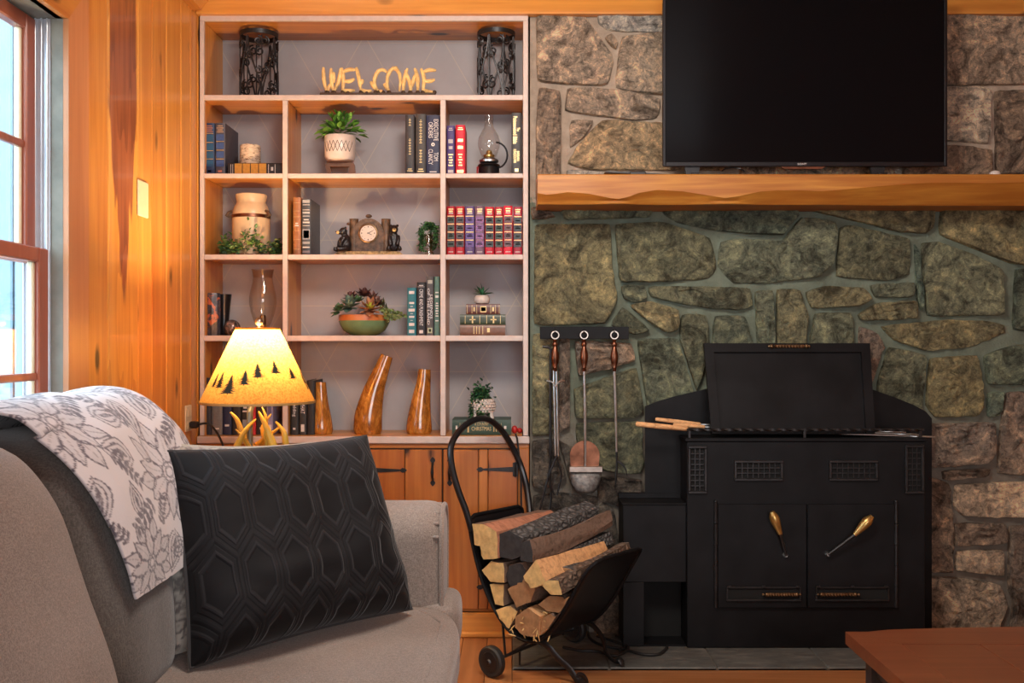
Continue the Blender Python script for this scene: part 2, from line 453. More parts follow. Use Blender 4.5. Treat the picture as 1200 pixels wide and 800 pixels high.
def mk_shade():
    n = N('parchment_lamp_shade'); co = n.coord(); nz = n.noise(co, 140, 5, .7)
    col = n.ramp(nz, [(.3,(.20,.092,.018)),(.55,(.31,.165,.042)),(.75,(.38,.215,.062))])
    d = n.new('ShaderNodeBsdfDiffuse'); t = n.new('ShaderNodeBsdfTranslucent'); mx = n.new('ShaderNodeMixShader'); mx.inputs[0].default_value = .55
    n.link(col, d.inputs[0]); n.link(col, t.inputs[0]); n.link(d.outputs[0], mx.inputs[1]); n.link(t.outputs[0], mx.inputs[2]); n.link(mx.outputs[0], n.out.inputs[0]); return n.m
MAT['shade'] = mk_shade()
def mk_bulb():
    n = N('lit_bulb'); n.set((1,.8,.5), .4); n.b.inputs['Emission Color'].default_value = (1,.72,.38,1); n.b.inputs['Emission Strength'].default_value = 14; return n.m
MAT['bulb'] = mk_bulb()
def mk_screen():
    n = N('television_screen'); n.set((.004,.004,.005), .07, 0); n.b.inputs['Specular IOR Level'].default_value = .12; return n.m
MAT['screen'] = mk_screen()
def mk_bark(name, d, l):
    n = N(name); co = n.coord(); v = n.new('ShaderNodeTexVoronoi'); v.feature = 'DISTANCE_TO_EDGE'; v.inputs['Scale'].default_value = 42
    n.link(n.vmath('ADD', n.mapping(co, (1,1,1.3)), n.vmath('SCALE', n.new('ShaderNodeCombineXYZ').outputs[0])), v.inputs['Vector'])
    f = n.noise(co, 38, 6, .7, 1.0)
    h = n.math('ADD', n.math('MULTIPLY', v.outputs['Distance'], 1.2), n.math('MULTIPLY', f, .6))
    n.set(n.ramp(h, [(.18, d), (.55, l), (.75, tuple(min(1, x*1.6) for x in l))]), .9, 0); n.bump(h, 1.0, .02); return n.m
MAT['bark'] = mk_bark('brown_bark', (.05,.03,.02), (.20,.135,.095))
MAT['char'] = mk_bark('charred_bark', (.006,.006,.006), (.13,.125,.12))
def mk_split(name, d, l):
    n = N(name); co = n.coord()
    q = n.mapping(co, (1,1,1), (0,0,-math.atan2(.65,.76)))
    f = n.noise(n.mapping(q, (60, 7, 60)), 1, 5, .65, .5)
    n.set(n.ramp(f, [(.25, d), (.5, l), (.75, tuple(min(1,x*1.25) for x in l))]), .8, 0); n.bump(f, .6, .008); return n.m
MAT['split'] = mk_split('split_wood', (.36,.155,.06), (.70,.38,.17))
MAT['splitred'] = mk_split('split_red_wood', (.24,.09,.05), (.45,.20,.115))
MAT['splitdark'] = mk_split('weathered_split_wood', (.07,.045,.03), (.19,.12,.085))
MAT['endgrain'] = plain('pale_end_grain', (.60,.40,.16), .8, 0, var=.25, sc_=40, bump=.4)
MAT['endbrown'] = plain('brown_end_grain', (.32,.17,.075), .85, 0, var=.25, sc_=40, bump=.4)
MAT['enddark'] = plain('dark_end_grain', (.03,.028,.028), .85, 0, var=.4, sc_=40, bump=.4)
def mk_heart():
    """plank with a reddish heartwood tongue that runs down to a point"""
    n = N('heartwood_pine'); co = n.coord(); s = n.new('ShaderNodeSeparateXYZ'); n.link(co, s.inputs[0])
    nz = n.noise(n.mapping(co, (3, 16, 1.2)), 1, 4, .6, .8)
    grain = n.noise(n.mapping(co, (14, 30, 1.2)), 1, 5, .6, 1.0)
    wv = n.math('FRACT', n.math('MULTIPLY', n.noise(n.mapping(co, (3, 5, .5)), 1, 2, .5, .3), 11))
    y = n.math('ADD', s.outputs[1], n.math('MULTIPLY', n.math('SUBTRACT', nz, .5), .12))
    half = n.math('MULTIPLY', n.math('SUBTRACT', s.outputs[2], 1.36), .20)          # half width grows upward
    half = n.math('MINIMUM', half, .122)
    d = n.math('SUBTRACT', n.math('ABSOLUTE', n.math('SUBTRACT', y, 3.285)), half)
    m = n.ramp(n.math('ADD', n.math('MULTIPLY', d, 8), .5), [(.47,(1,1,1)),(.56,(0,0,0))])
    f = n.math('ADD', n.math('MULTIPLY', grain, .7), n.math('MULTIPLY', wv, .2))
    light = n.ramp(f, [(.25,(.56,.22,.034)),(.6,(.80,.40,.08))]); red = n.ramp(f, [(.25,(.15,.04,.018)),(.6,(.36,.115,.045))])
    n.set(n.mix(m, light, red), .3, 0, **{'Coat Weight': .25}); n.bump(f, .12, .004); return n.m
MAT['heart'] = mk_heart()

def text(name, s, c, width, height, mat, parent, mode='h', depth=.0006, label=None):
    """flat lettering facing -y; mode h: horizontal, v: reading downwards along a spine"""
    cu = bpy.data.curves.new('lettering', 'FONT'); cu.body = s; cu.size = 1; cu.resolution_u = 2; cu.extrude = 0
    cu.align_x = 'CENTER'; cu.space_line = .85
    to = bpy.data.objects.new('lettering', cu); C.objects.link(to)
    dg = bpy.context.evaluated_depsgraph_get(); me = bpy.data.meshes.new_from_object(to.evaluated_get(dg))
    vs = [v.co.copy() for v in me.vertices]; fs = [tuple(p.vertices) for p in me.polygons]
    bpy.data.objects.remove(to); bpy.data.curves.remove(cu); bpy.data.meshes.remove(me)
    x0 = min(v.x for v in vs); x1 = max(v.x for v in vs); y0 = min(v.y for v in vs); y1 = max(v.y for v in vs)
    m = M(); c = Vector(c); out = []
    for v in vs:
        a = ((v.x-x0)/(x1-x0)-.5)*width; b = ((v.y-y0)/(y1-y0)-.5)*height
        out.append(c + (Vector((a, 0, b)) if mode == 'h' else Vector((b, 0, -a))))
    m.add(out, fs)
    return build(name, m, mat, parent, smooth=0, recalc=False, label=label)
# ================================================================== the room
XL, YB, ZC = -1.30, 4.06, 2.68
XR, YR = 3.6, -2.3
struct('ceiling', M().box(XL-.2, XR+.1, YR-.1, 4.5, ZC, ZC+.08), MAT['pine_y'])
fl = struct('floor', M().box(XL-.1, XR+.1, YR-.1, 4.45, -.06, -.014), MAT['darkwood'])
def board_mesh(name, sx, sy, sz, mat, c=.0015):
    m = M().box(-sx/2, sx/2, -sy/2, sy/2, -sz, 0, c); me = build(name, m, mat); return me
x = XL; first = {}
while x < XR:
    wd = .10
    y1 = 4.33 if x < -.01 else 3.45
    cuts = [YR] + sorted(random.uniform(YR+.5, 3.3) for _ in range(2)) + [y1]
    for a, b in zip(cuts, cuts[1:]):
        o = build('plank', M().box(x+.0008, x+wd-.0008, a+.0008, b-.0008, -.014, 0, .0015), MAT['floor'], fl)
        o.location = (0,0,0)
    x += wd
for a, b in ((.0, 1.62), (1.62, XR)):
    build('plank', M().box(a+.001, b-.001, 3.4505, 3.629, -.014, 0, .0015), MAT['floor_x'], fl)
# ---- hearth of slate tiles
he = thing('hearth', 'low grey slate hearth slab in front of the black stove', 'hearth', (1.4, 3.85, 0))
xs = [.002, .36, .76, 1.17, 1.58, 2.0, 2.42, 2.84]
for a, b in zip(xs, xs[1:]):
    build('slate_tile', M().box(a+.002, b-.002, 3.631, 4.07, -.012, .010+random.uniform(-.001,.001), .003), MAT['slate'], he)
build('grout_bed', M().box(.002, 2.84, 3.631, 4.075, -.013, .004), MAT['mortar'], he)
# ---- left wall with window opening
WY0, WY1, WZ0, WZ1 = 1.90, 2.842, .74, 2.149
m = M()
for (a, b, c_, d) in ((YR, WY0, 0, ZC), (WY1+.02, 4.42, 0, ZC), (WY0, WY1+.02, 0, WZ0), (WY0, WY1+.02, WZ1+.02, ZC)):
    m.box(XL-.115, XL-.02, a, b, c_, d)
wl = struct('wall_left', m, MAT['darkwood'])
seams = [2.978, 3.157, 3.413, 3.543, 3.691, 3.853, 3.966, 4.06, 4.16, 4.30]
for i, (a, b) in enumerate(zip(seams, seams[1:])):
    build('plank', M().box(XL-.021, XL, a+.0012, b-.0012, .09, ZC-.001, .004), MAT['heart'] if i == 1 else MAT['pine'], wl)
y = YR
while y < WY0-.136:
    b = min(y+.165, WY0-.136); build('plank', M().box(XL-.021, XL, y+.0012, b-.0012, .09, ZC-.001, .004), MAT['pine'], wl); y = b
y = WY0-.136
while y < 2.978-.01:
    b = min(y+.164, 2.978)
    build('plank', M().box(XL-.021, XL-.001, y+.0012, b-.0012, .09, WZ0-.1, .004), MAT['pine'], wl)
    build('plank', M().box(XL-.021, XL-.001, y+.0012, b-.0012, WZ1+.136, ZC-.001, .004), MAT['pine'], wl); y = b
struct('baseboard_left', M().box(XL, XL+.016, YR, 4.05, 0, .09, .004), MAT['pine_y'])
# ---- window 1
wi = bpy.data.objects.new('window_1', None); C.objects.link(wi); wi.location = (XL, (WY0+WY1)/2, WZ0); wi['kind'] = 'structure'
cw = .136
def prism_x(poly, x0, x1):                     # polygon in (y,z) extruded along x
    m = M(); n = len(poly); m.add([(x0, p[0], p[1]) for p in poly]+[(x1, p[0], p[1]) for p in poly],
        [tuple(range(n)), tuple(range(2*n-1, n-1, -1))]+[(i, i+n, (i+1) % n+n, (i+1) % n) for i in range(n)]); return m
build('casing', prism_x([(WY1, WZ0-.02), (WY1+cw, WZ0-.02), (WY1+cw, WZ1+cw), (WY1, WZ1)], XL-.02, XL+.016), MAT['casing'], wi)
build('casing', prism_x([(WY0, WZ0-.02), (WY0-cw, WZ0-.02), (WY0-cw, WZ1+cw), (WY0, WZ1)], XL-.02, XL+.016), MAT['casing'], wi)
m = prism_x([(WY0, WZ1), (WY1, WZ1), (WY1+cw, WZ1+cw), (WY0-cw, WZ1+cw)], XL-.02, XL+.016)
build('head_casing', m, MAT['pine_y'], wi)
build('sill', M().box(XL-.10, XL+.035, WY0-.16, WY1+.16, WZ0-.05, WZ0-.021, .006), MAT['pine_y'], wi)
build('apron', M().box(XL-.001, XL+.014, WY0-.12, WY1+.12, WZ0-.13, WZ0-.051, .004), MAT['pine_y'], wi)
JY = WY1+.019
build('jamb', M().box(XL-.032, XL-.0, WY1-.001, JY, WZ0-.02, WZ1, 0).box(XL-.115, XL-.032, WY1+.002, JY, WZ0-.02, WZ1+.018), MAT['jamb'], wi)
build('jamb', M().box(XL-.115, XL, WY0-.018, WY0-.001, WZ0-.02, WZ1), MAT['jamb'], wi)
build('head_jamb', M().box(XL-.115, XL-.001, WY0, WY1, WZ1, WZ1+.018), MAT['jamb'], wi)
m = M()
for xx in (-.040, -.056, -.074, -.090, -.108):
    m.box(XL+xx-.004, XL+xx, WY1-.013, WY1+.003, WZ0, WZ1-.001, .001)
m.box(XL-.112, XL-.036, WY1-.003, WY1+.002, WZ0, WZ1-.001)
build('sash_track', m, MAT['track'], wi)
def sash(x1, z0, z1, muntin, top):
    x0 = x1-.034; sw = .056; ya, yb = WY0+.004, WY1-.006
    f = build('sash', M().box(x0, x1, yb-sw, yb, z0, z1, .004).box(x0, x1, ya, ya+sw, z0, z1, .004)
              .box(x0, x1, ya+sw, yb-sw, z1-(.044 if top else .042), z1, .004).box(x0, x1, ya+sw, yb-sw, z0, z0+.05, .004), MAT['sash'], wi)
    build('muntin', M().box(x0+.008, x1-.006, ya+sw, yb-sw, muntin-.011, muntin+.011, .004), MAT['sash'], f)
    build('muntin', M().box(x0+.008, x1-.006, (ya+yb)/2-.011, (ya+yb)/2+.011, z0+.05, z1-.04, .004), MAT['sash'], f)
    build('glazing_bead', M().box(x0+.004, x1-.012, yb-sw-.014, yb-sw+.001, z0+.048, z1-.04, .004), MAT['ivory'], f)
    build('pane', M().box(x0+.010, x0+.013, ya+sw-.004, yb-sw+.004, z0+.046, z1-.038), MAT['pane'], f)
sash(XL-.039, WZ0, 1.482, 1.115, False)
sash(XL-.075, 1.44, WZ1-.004, 1.775, True)
# ---- outdoors beyond the window
eg = struct('ground', M().box(-14, XL-.6, -12, 16, -.5, -.4), MAT['ext_ground'])
ex = thing('porch_wall', 'pale blue vertical board wall seen through the window', 'wall', (-3.2, 5.2, -.4))
xx = -6.5
while xx < -1.5:
    wd = random.choice((.09, .12, .16))
    build('siding_board', M().box(xx+.004, xx+wd-.004, 5.2+random.uniform(-.03,.0), 5.25, -.4, 3.2, .008), MAT['exterior'], ex); xx += wd
build('backing', M().box(-6.5, -1.5, 5.26, 5.28, -.4, 3.2), MAT['track'], ex)
# ---- crown trims
def crown(name, horiz):
    m = M()
    if horiz:      # along x on the back wall
        pr = [(4.075, 2.562), (4.035, 2.562), (4.028, 2.58), (3.93, 2.668), (3.93, 2.679), (4.075, 2.679)]
        n = len(pr); m.add([(XL+.001, p[0], p[1]) for p in pr]+[(XR, p[0], p[1]) for p in pr], [tuple(range(n)), tuple(range(2*n-1,n-1,-1))]+[(i,i+n,(i+1)%n+n,(i+1)%n) for i in range(n)])
    else:
        pr = [(XL, 2.562), (XL+.04, 2.562), (XL+.046, 2.58), (XL+.145, 2.668), (XL+.145, 2.679), (XL, 2.679)]
        n = len(pr); m.add([(p[0], YR, p[1]) for p in pr]+[(p[0], 3.99, p[1]) for p in pr], [tuple(range(n)), tuple(range(2*n-1,n-1,-1))]+[(i,i+n,(i+1)%n+n,(i+1)%n) for i in range(n)])
    return m
struct('trim_1', crown('a', True), MAT['pine_x']); struct('trim_2', crown('b', False), MAT['pine_y'])
# ---- other walls of the room, behind and right of the camera
struct('wall_right', M().box(XR, XR+.1, YR, 4.4, 0, ZC), MAT['pine'])
struct('wall_rear', M().box(XL-.1, XR+.1, YR-.1, YR, 0, ZC), MAT['pine'])
# ---- back wall: mortar with every stone a piece
wb = struct('wall_back', M().box(.075, XR, 4.082, 4.40, 0, ZC).box(XL-.1, .075, 4.36, 4.42, 0, ZC), MAT['mortar'])
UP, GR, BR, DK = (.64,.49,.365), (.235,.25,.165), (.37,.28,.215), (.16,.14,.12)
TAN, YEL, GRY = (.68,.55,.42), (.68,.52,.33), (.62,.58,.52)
OLV, GDK, GTL = (.31,.285,.165), (.17,.185,.125), (.20,.25,.185)  # with GR: window light's green cast painted into stones below the mantel
stones = [
 (UP,[(629,19),(685,15.6),(692,28),(717,61),(719,72),(713,98),(704,99),(656,97),(630,94)]),
 (GRY,[(699,16),(776,16),(860,16),(862,37),(776,36),(733,36),(712,34),(702,27)]),
 (TAN,[(710,41),(717,38.5),(724,49),(722,57),(717,53),(709,44)]),
 (TAN,[(729,42),(776,38.5),(850,39),(850,111),(776,110),(740,106),(722,102),(724,75)]),
 (UP,[(665,103),(690,102),(727,105.5),(774,114.5),(771,138),(743,140),(700,134),(662,129)]),
 (UP,[(669,140),(696,141),(686,158),(668,173)]),
 (YEL,[(706,140),(735,141),(776,143.5),(850,145),(850,199),(691,198),(664,191),(680,166)]),
 (BR,[(631,102),(657,106),(657,150),(657,238),(628,238),(629,150)]),
 (UP,[(1060,15),(1108,14),(1199,14),(1262,15),(1262,97),(1170,98),(1112,99),(1060,96)]),
 (TAN,[(1060,104),(1140,100.5),(1163,103),(1160,168),(1134,165),(1060,163)]),
 (BR,[(1168,105),(1240,104),(1262,104),(1262,204),(1169,203)]),
 (BR,[(1060,169),(1130,171),(1162,176),(1162,238),(1060,238)]),
 (UP,[(868,17),(950,17),(952,90),(870,92)]), (TAN,[(958,17),(1052,17),(1053,96),(960,95)]),
 (YEL,[(858,98),(952,97),(950,170),(858,170)]), (BR,[(959,102),(1053,103),(1053,165),(958,168)]),
 (GRY,[(664,199),(760,204),(760,236),(664,236)]),(TAN,[(768,205),(860,205),(860,236),(768,236)]),(UP,[(868,176),(1052,172),(1052,236),(868,236)]),
 (UP,[(1170,208),(1262,208),(1262,238),(1170,238)]),
 (BR,[(622,242),(640,244),(651,254),(624,257)]), (GTL,[(656,241),(766,240),(763,254),(662,257)]),
 (GTL,[(773,241),(850,241),(935,244),(938,252),(927,262),(918,275),(875,273),(831,268),(795,260.5),(779,251)]),
 (GR,[(845,282),(868,279),(918,283),(933,262),(940,254),(980,259),(982,275),(977,309),(960,324),(900,331),(860,331),(842,312)]),
 (GR,[(721,262),(779,260),(805,269),(833,278),(841,314),(831,326),(782,329),(727,330)]),
 (OLV,[(627,262),(716,262),(717.5,314),(724,350),(714,373),(708,379),(640,381),(626,380)]),
 (GDK,[(728,334),(756,334),(758,348),(745,355),(731,349)]),
 (GR,[(759,335),(820,336),(880,337),(883,358),(870,363),(835,361),(802,356),(763,348)]),
 (OLV,[(737,357),(763,353),(795,363),(795,387),(782,390),(760,375)]),
 (GDK,[(730,359),(762,387),(745,392),(716,381)]),
 (GR,[(799,368),(828,369),(831,402),(821,447),(817,458),(797,395)]),
 (GDK,[(838,370),(873,370),(882,403),(884,470),(832,470),(836,403)]),
 (GR,[(885,341),(905,339),(908,400),(908,470),(890,470),(889,400)]), (OLV,[(911,338),(938,339),(947,370),(944,402),(944,470),(913,470),(912,402)]),
 (GR,[(747,398),(795,396),(803,425),(812,458),(808,500),(764,500),(757,460)]),
 (BR,[(674,399),(740,402),(745,423),(720,430),(678,441)]),
 (GR,[(673,456),(710,443),(746,430),(755,480),(744,490),(675,490)]),
 (BR,[(655,392),(668,394),(668,500),(655,508)]),
 (GDK,[(675,496),(752,494),(754,540),(753,556),(708,552),(677,522)]),
 (OLV,[(624,390),(649,394),(649,508),(624,512)]),
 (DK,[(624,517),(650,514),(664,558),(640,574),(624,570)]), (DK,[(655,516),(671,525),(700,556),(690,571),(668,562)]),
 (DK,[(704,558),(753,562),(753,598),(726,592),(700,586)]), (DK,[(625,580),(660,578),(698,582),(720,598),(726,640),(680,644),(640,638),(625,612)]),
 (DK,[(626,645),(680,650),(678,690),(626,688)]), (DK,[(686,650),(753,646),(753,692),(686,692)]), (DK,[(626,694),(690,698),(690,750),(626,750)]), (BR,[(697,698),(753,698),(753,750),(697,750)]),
 (GR,[(985,266),(994,263),(1030,271),(1067,279),(1068,321),(1042,328),(981,324)]),
 (OLV,[(950,246),(1097,243),(1095,268),(1086,273),(1055,271),(1024,263),(984,254)]),
 (OLV,[(1104,244),(1180,243),(1262,243),(1262,314),(1220,312),(1185,307),(1140,289),(1103,275)]),
 (GR,[(1081,284),(1102,283),(1140,297),(1176,315),(1177,369),(1130,369),(1088,370)]),
 (GTL,[(1073,284),(1079,300),(1083,350),(1082,365),(1076,350)]),
 (OLV,[(945,341),(968,335),(1012,337),(1023,350),(1009,358),(952,361)]), (GR,[(1020,333),(1072,330),(1072,348),(1027,348)]),
 (OLV,[(1030,355),(1076,352),(1075,373),(1042,374),(1009,375),(1006,368)]),
 (GR,[(956,367),(999,366),(1001,402),(1001,470),(950,470),(950,402)]),
 (BR,[(1008,382),(1030,391),(1037,408),(1024,445),(1018,470),(1006,470)]),
 (OLV,[(1033,382),(1110,375),(1160,376),(1179,380),(1181,390),(1140,406),(1088,411),(1050,399)]),
 (GR,[(1043,406),(1087,416),(1081,472),(1079,500),(1032,500),(1030,449)]),
 (OLV,[(1091,420),(1146,416),(1154,478),(1147,487),(1097,489),(1087,475)]),
 (GTL,[(1155,416),(1185,406),(1262,398),(1262,451),(1159,450)]), (GTL,[(1159,461),(1176,459),(1174,486),(1159,489)]),
 (BR,[(1181,460),(1262,456),(1262,560),(1170,555),(1175,500)]),
 (GTL,[(1192,315),(1262,314),(1262,391),(1189,386)]),
 (BR,[(1086,497),(1166,495),(1167,530),(1157,543),(1120,546),(1086,548)]), (BR,[(1105,552),(1163,549),(1160,558),(1107,563)]),
 (TAN,[(1121,568),(1180,566),(1262,562),(1262,603),(1180,606),(1130,605),(1119,594)]), (BR,[(1086,558),(1113,566),(1116,620),(1115,671),(1086,669)]),
 (BR,[(1121,613),(1180,614),(1180,636),(1120,641)]), (TAN,[(1123,646),(1177,645),(1177,675),(1121,669)]),
 (TAN,[(1086,675),(1130,679),(1174,686),(1183,710),(1172,738),(1172,752),(1086,752)]), (BR,[(1184,617),(1262,615),(1262,752),(1182,752),(1190,706),(1184,690)]),
]
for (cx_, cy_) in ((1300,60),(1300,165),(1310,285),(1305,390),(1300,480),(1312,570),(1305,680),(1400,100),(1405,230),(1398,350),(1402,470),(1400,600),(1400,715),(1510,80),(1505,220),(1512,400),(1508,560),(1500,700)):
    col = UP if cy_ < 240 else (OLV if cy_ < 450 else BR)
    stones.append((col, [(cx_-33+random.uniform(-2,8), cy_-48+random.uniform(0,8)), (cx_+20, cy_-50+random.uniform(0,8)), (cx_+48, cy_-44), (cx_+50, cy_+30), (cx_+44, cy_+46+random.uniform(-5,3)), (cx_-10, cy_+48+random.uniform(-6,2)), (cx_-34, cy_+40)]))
YW = 4.088
def stone(col, poly):
    P = [(PX(x, 4.06), PZ(y, 4.06)) for x, y in poly]
    cm = sum((Vector(p) for p in P), Vector((0,0)))/len(P); P = [Vector(p)+(Vector(p)-cm).normalized()*.0035 for p in P]
    n = len(P); B = []
    for i in range(n):                           # corners rounded, edges wobbled every ~3 cm
        a, b = Vector(P[i]), Vector(P[(i+1) % n]); L = (b-a).length; k = max(1, int(L/.024))
        for j in range(k):
            q = a+(b-a)*(j/k)
            if j == 0:
                p0 = Vector(P[i-1]); q = q+((p0-a).normalized()+(b-a).normalized())*.004
            B.append(q)
    cx_ = sum(p.x for p in B)/len(B); cz_ = sum(p.y for p in B)/len(B); cc = Vector((cx_, cz_))
    sd = random.random()*50; base = .020+random.random()*.016; tilt = random.uniform(-.06,.06), random.uniform(-.05,.05)
    rag = 1.6 if col in (BR, DK) else 1.0
    vs, fs = [], []; m = M(); nb = len(B); rings = [(1.0, 0), (.992, .55), (.975, .92), (.93, 1.0), (.86, 1.0), (.77, 1.0), (.67, 1.0), (.56, 1.0), (.44, 1.0), (.31, 1.0), (.16, 1.0)]
    def Y(p, d):
        q = Vector((p.x*7+sd, 3.3, p.y*11)); led = noise.noise(Vector((p.x*3+sd, 8, p.y*9)))*4; led = (led-math.floor(led))
        h = noise.noise(q)*.012 + noise.noise(q*2.7)*.008 + noise.noise(q*7)*.004 + (led**3)*.010*rag
        return YW-.004-(base+h*1.0+tilt[0]*(p.x-cx_)+tilt[1]*(p.y-cz_))*d
    for (s_, d) in rings:
        for i, p in enumerate(B):
            wob = noise.noise(Vector((p.x*40+sd, 1, p.y*40)))*.0035 if s_ > .9 else 0
            q = cc+(p-cc)*s_+Vector((wob, -wob))
            vs.append((q.x, YW+.01 if d == 0 else Y(q, d), q.y))
    vs.append((cx_, Y(cc, 1), cz_)); K = len(rings)
    for r in range(K-1):
        for i in range(nb):
            j = (i+1) % nb; fs.append((r*nb+i, r*nb+j, (r+1)*nb+j, (r+1)*nb+i))
    for i in range(nb): fs.append(((K-1)*nb+i, (K-1)*nb+(i+1) % nb, len(vs)-1))
    m.add(vs, fs)
    v = random.uniform(.85, 1.15); hue = random.uniform(-.05,.05)
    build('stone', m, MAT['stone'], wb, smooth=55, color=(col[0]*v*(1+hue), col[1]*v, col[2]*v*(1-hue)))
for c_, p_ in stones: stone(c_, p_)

# ================================================================== bookcase
BX0, BX1 = PX(234, YB), PX(619, YB); YBK = 4.33
SZ = [PZ(111, YB), PZ(203, YB), PZ(298, YB), PZ(393, YB), PZ(510.5, YB)]      # shelf tops
bc = thing('bookcase', 'built-in honey pine bookcase with pinkish white edges and wallpapered back', 'bookcase', ((BX0+BX1)/2, YB, SZ[4]))
zt = PZ(18, YB)
def shelf(name, x0, x1, z0, z1, ya=YB+.016):
    o = build(name, M().box(x0, x1, ya, YBK, z0+.0015, z1, 0), MAT['pine_x'], bc)
    build('painted_edge', M().box(x0, x1, YB, ya+.0003, z0, z1, .002), MAT['shelfedge'], o); return o
def upright(name, x0, x1, z0, z1, ya=YB+.016):
    o = build(name, M().box(x0+.0015, x1-.0015, ya, YBK, z0, z1, 0), MAT['pine'], bc)
    build('painted_edge', M().box(x0, x1, YB-.001, ya+.0003, z0, z1, .002), MAT['shelfedge'], o); return o
shelf('top_board', BX0, BX1, PZ(24.3, YB), zt)
xi0, xi1 = PX(239, YB), PX(613, YB); xd0, xd1, xe0, xe1 = PX(331, YB), PX(337, YB), PX(516, YB), PX(522.3, YB)
zc = SZ[4]
upright('side_panel', BX0, xi0, zc, PZ(24.3, YB)); upright('side_panel', xi1, BX1, zc, PZ(24.3, YB))
upright('divider', xd0, xd1, zc, PZ(117, YB)); upright('divider', xe0, xe1, zc, PZ(117, YB))
shelf('shelf', xi0, xi1, PZ(117, YB), SZ[0])
for z0p, zz in ((208.4, SZ[1]), (304, SZ[2]), (399.6, SZ[3])):
    for a, b in ((xi0, xd0), (xd1, xe0), (xe1, xi1)): shelf('shelf', a, b, PZ(z0p, YB), zz)
build('back_panel', M().box(BX0, BX1, YBK, YBK+.012, zc, zt), MAT['panel'], bc)
# counter and base cabinet
ct = thing('counter_top', 'long pinkish white edged pine counter under the bookcase shelves', 'counter', ((BX0+BX1)/2, YB, zc-.03))
build('board', M().box(XL+.003, PX(612, YB), YB-.004, YBK, zc-.0285, zc-.0005), MAT['pine_x'], ct)
build('painted_edge', M().box(XL+.003, PX(620.5, 4.04), 4.035, YB-.0045, zc-.030, zc-.0005, .003), MAT['shelfedge'], ct)
cb = thing('base_cabinet', 'orange pine base cabinet with black strap hinges below the bookcase', 'cabinet', (-.6, YB, 0))
cx1 = PX(620, YB)
build('carcass', M().box(XL+.003, cx1, YB+.006, YBK, .10, zc-.031), MAT['darkwood'], cb)
build('top_rail', M().box(XL+.003, cx1, YB-.010, YB+.006, PZ(525, YB), zc-.031, .003), MAT['pine_x'], cb)
build('stile', M().box(PX(607, YB), cx1, YB-.010, YB+.006, .10, PZ(525, YB), .003), MAT['cabinet'], cb)
build('bottom_rail', M().box(XL+.003, cx1, YB-.010, YB+.006, .10, PZ(712, YB)-.002, .003), MAT['pine_x'], cb)
build('plinth', M().box(XL+.003, cx1, YB-.022, YB+.006, .018, .099, .004), MAT['pine_x'], cb)
build('shoe_moulding', M().box(XL+.003, cx1, YB-.040, YB-.022, 0, .024, .006), MAT['pine_x'], cb)
dz0, dz1 = PZ(712, YB), PZ(526, YB)
def door(px0, px1, seams_px, hside):
    yd = YB-.024
    d = build('door', M().box(PX(px0, YB)+.002, PX(px1, YB)-.002, YB-.012, YB-.010, dz0, dz1), MAT['darkwood'], cb)
    e = [px0]+seams_px+[px1]
    for a, b in zip(e, e[1:]):
        build('board', M().box(PX(a, YB)+.0012, PX(b, YB)-.0012, yd, YB-.012, dz0, dz1, .003), MAT['cabinet'], d)
    return d, yd
def handle(px, yd, d):
    z1, z0 = PZ(535, 4.03), PZ(570, 4.03); xx = PX(px, 4.03); m = M()
    def spade(zb, sgn):
        pl = [(xx, zb), (xx+.009, zb-sgn*.010), (xx+.011, zb-sgn*.017), (xx+.005, zb-sgn*.024), (xx+.006, zb-sgn*.034), (xx-.006, zb-sgn*.034), (xx-.005, zb-sgn*.024), (xx-.011, zb-sgn*.017), (xx-.009, zb-sgn*.010)]
        m.prism(pl, yd-.003, yd+.0005)
    spade(z1, 1); spade(z0, -1)
    zs = [z1-.026, z1-.030, z1-.045, (z0+z1)/2, z0+.045, z0+.030, z0+.026]; ys = [0, -.014, -.026, -.030, -.026, -.014, 0]
    m.tube([(xx, yd+b, a) for a, b in zip(zs, ys)], [.004,.0045,.005,.0065,.005,.0045,.004], 8)
    build('handle', m, MAT['iron'], d)
def hinge(px_tip, px_root, py, yd, d):
    z = PZ(py, 4.03); a, b = PX(px_tip, 4.03), PX(px_root, 4.03); s = 1 if b > a else -1
    pl = [(a, z), (a+s*.010, z+.008), (a+s*.020, z+.010), (a+s*.030, z+.003), (a+s*.034, z+.0045), (b, z+.011), (b, z-.011), (a+s*.034, z-.0045), (a+s*.030, z-.003), (a+s*.020, z-.010), (a+s*.010, z-.008)]
    m = M().prism(pl, yd-.003, yd+.0003); m.box(b-.011, b+.011, yd-.004, yd+.0003, z-.028, z+.028, .001)
    m.tube([(b, yd-.005, z-.03), (b, yd-.005, z+.03)], .005, 8)
    build('strap_hinge', m, MAT['iron'], d)
d, yd = door(430, 518.6, [475], 'l'); handle(507, yd, d); hinge(477, 433, 551, yd, d); hinge(477, 433, 688, yd, d)
d, yd = door(519.6, 606.5, [561, 572], 'r'); handle(527, yd, d); hinge(558, 604, 550, yd, d); hinge(558, 604, 688, yd, d)
d, yd = door(341, 428.6, [372, 402], 'l'); d, yd = door(252, 340, [282, 312], 'l')

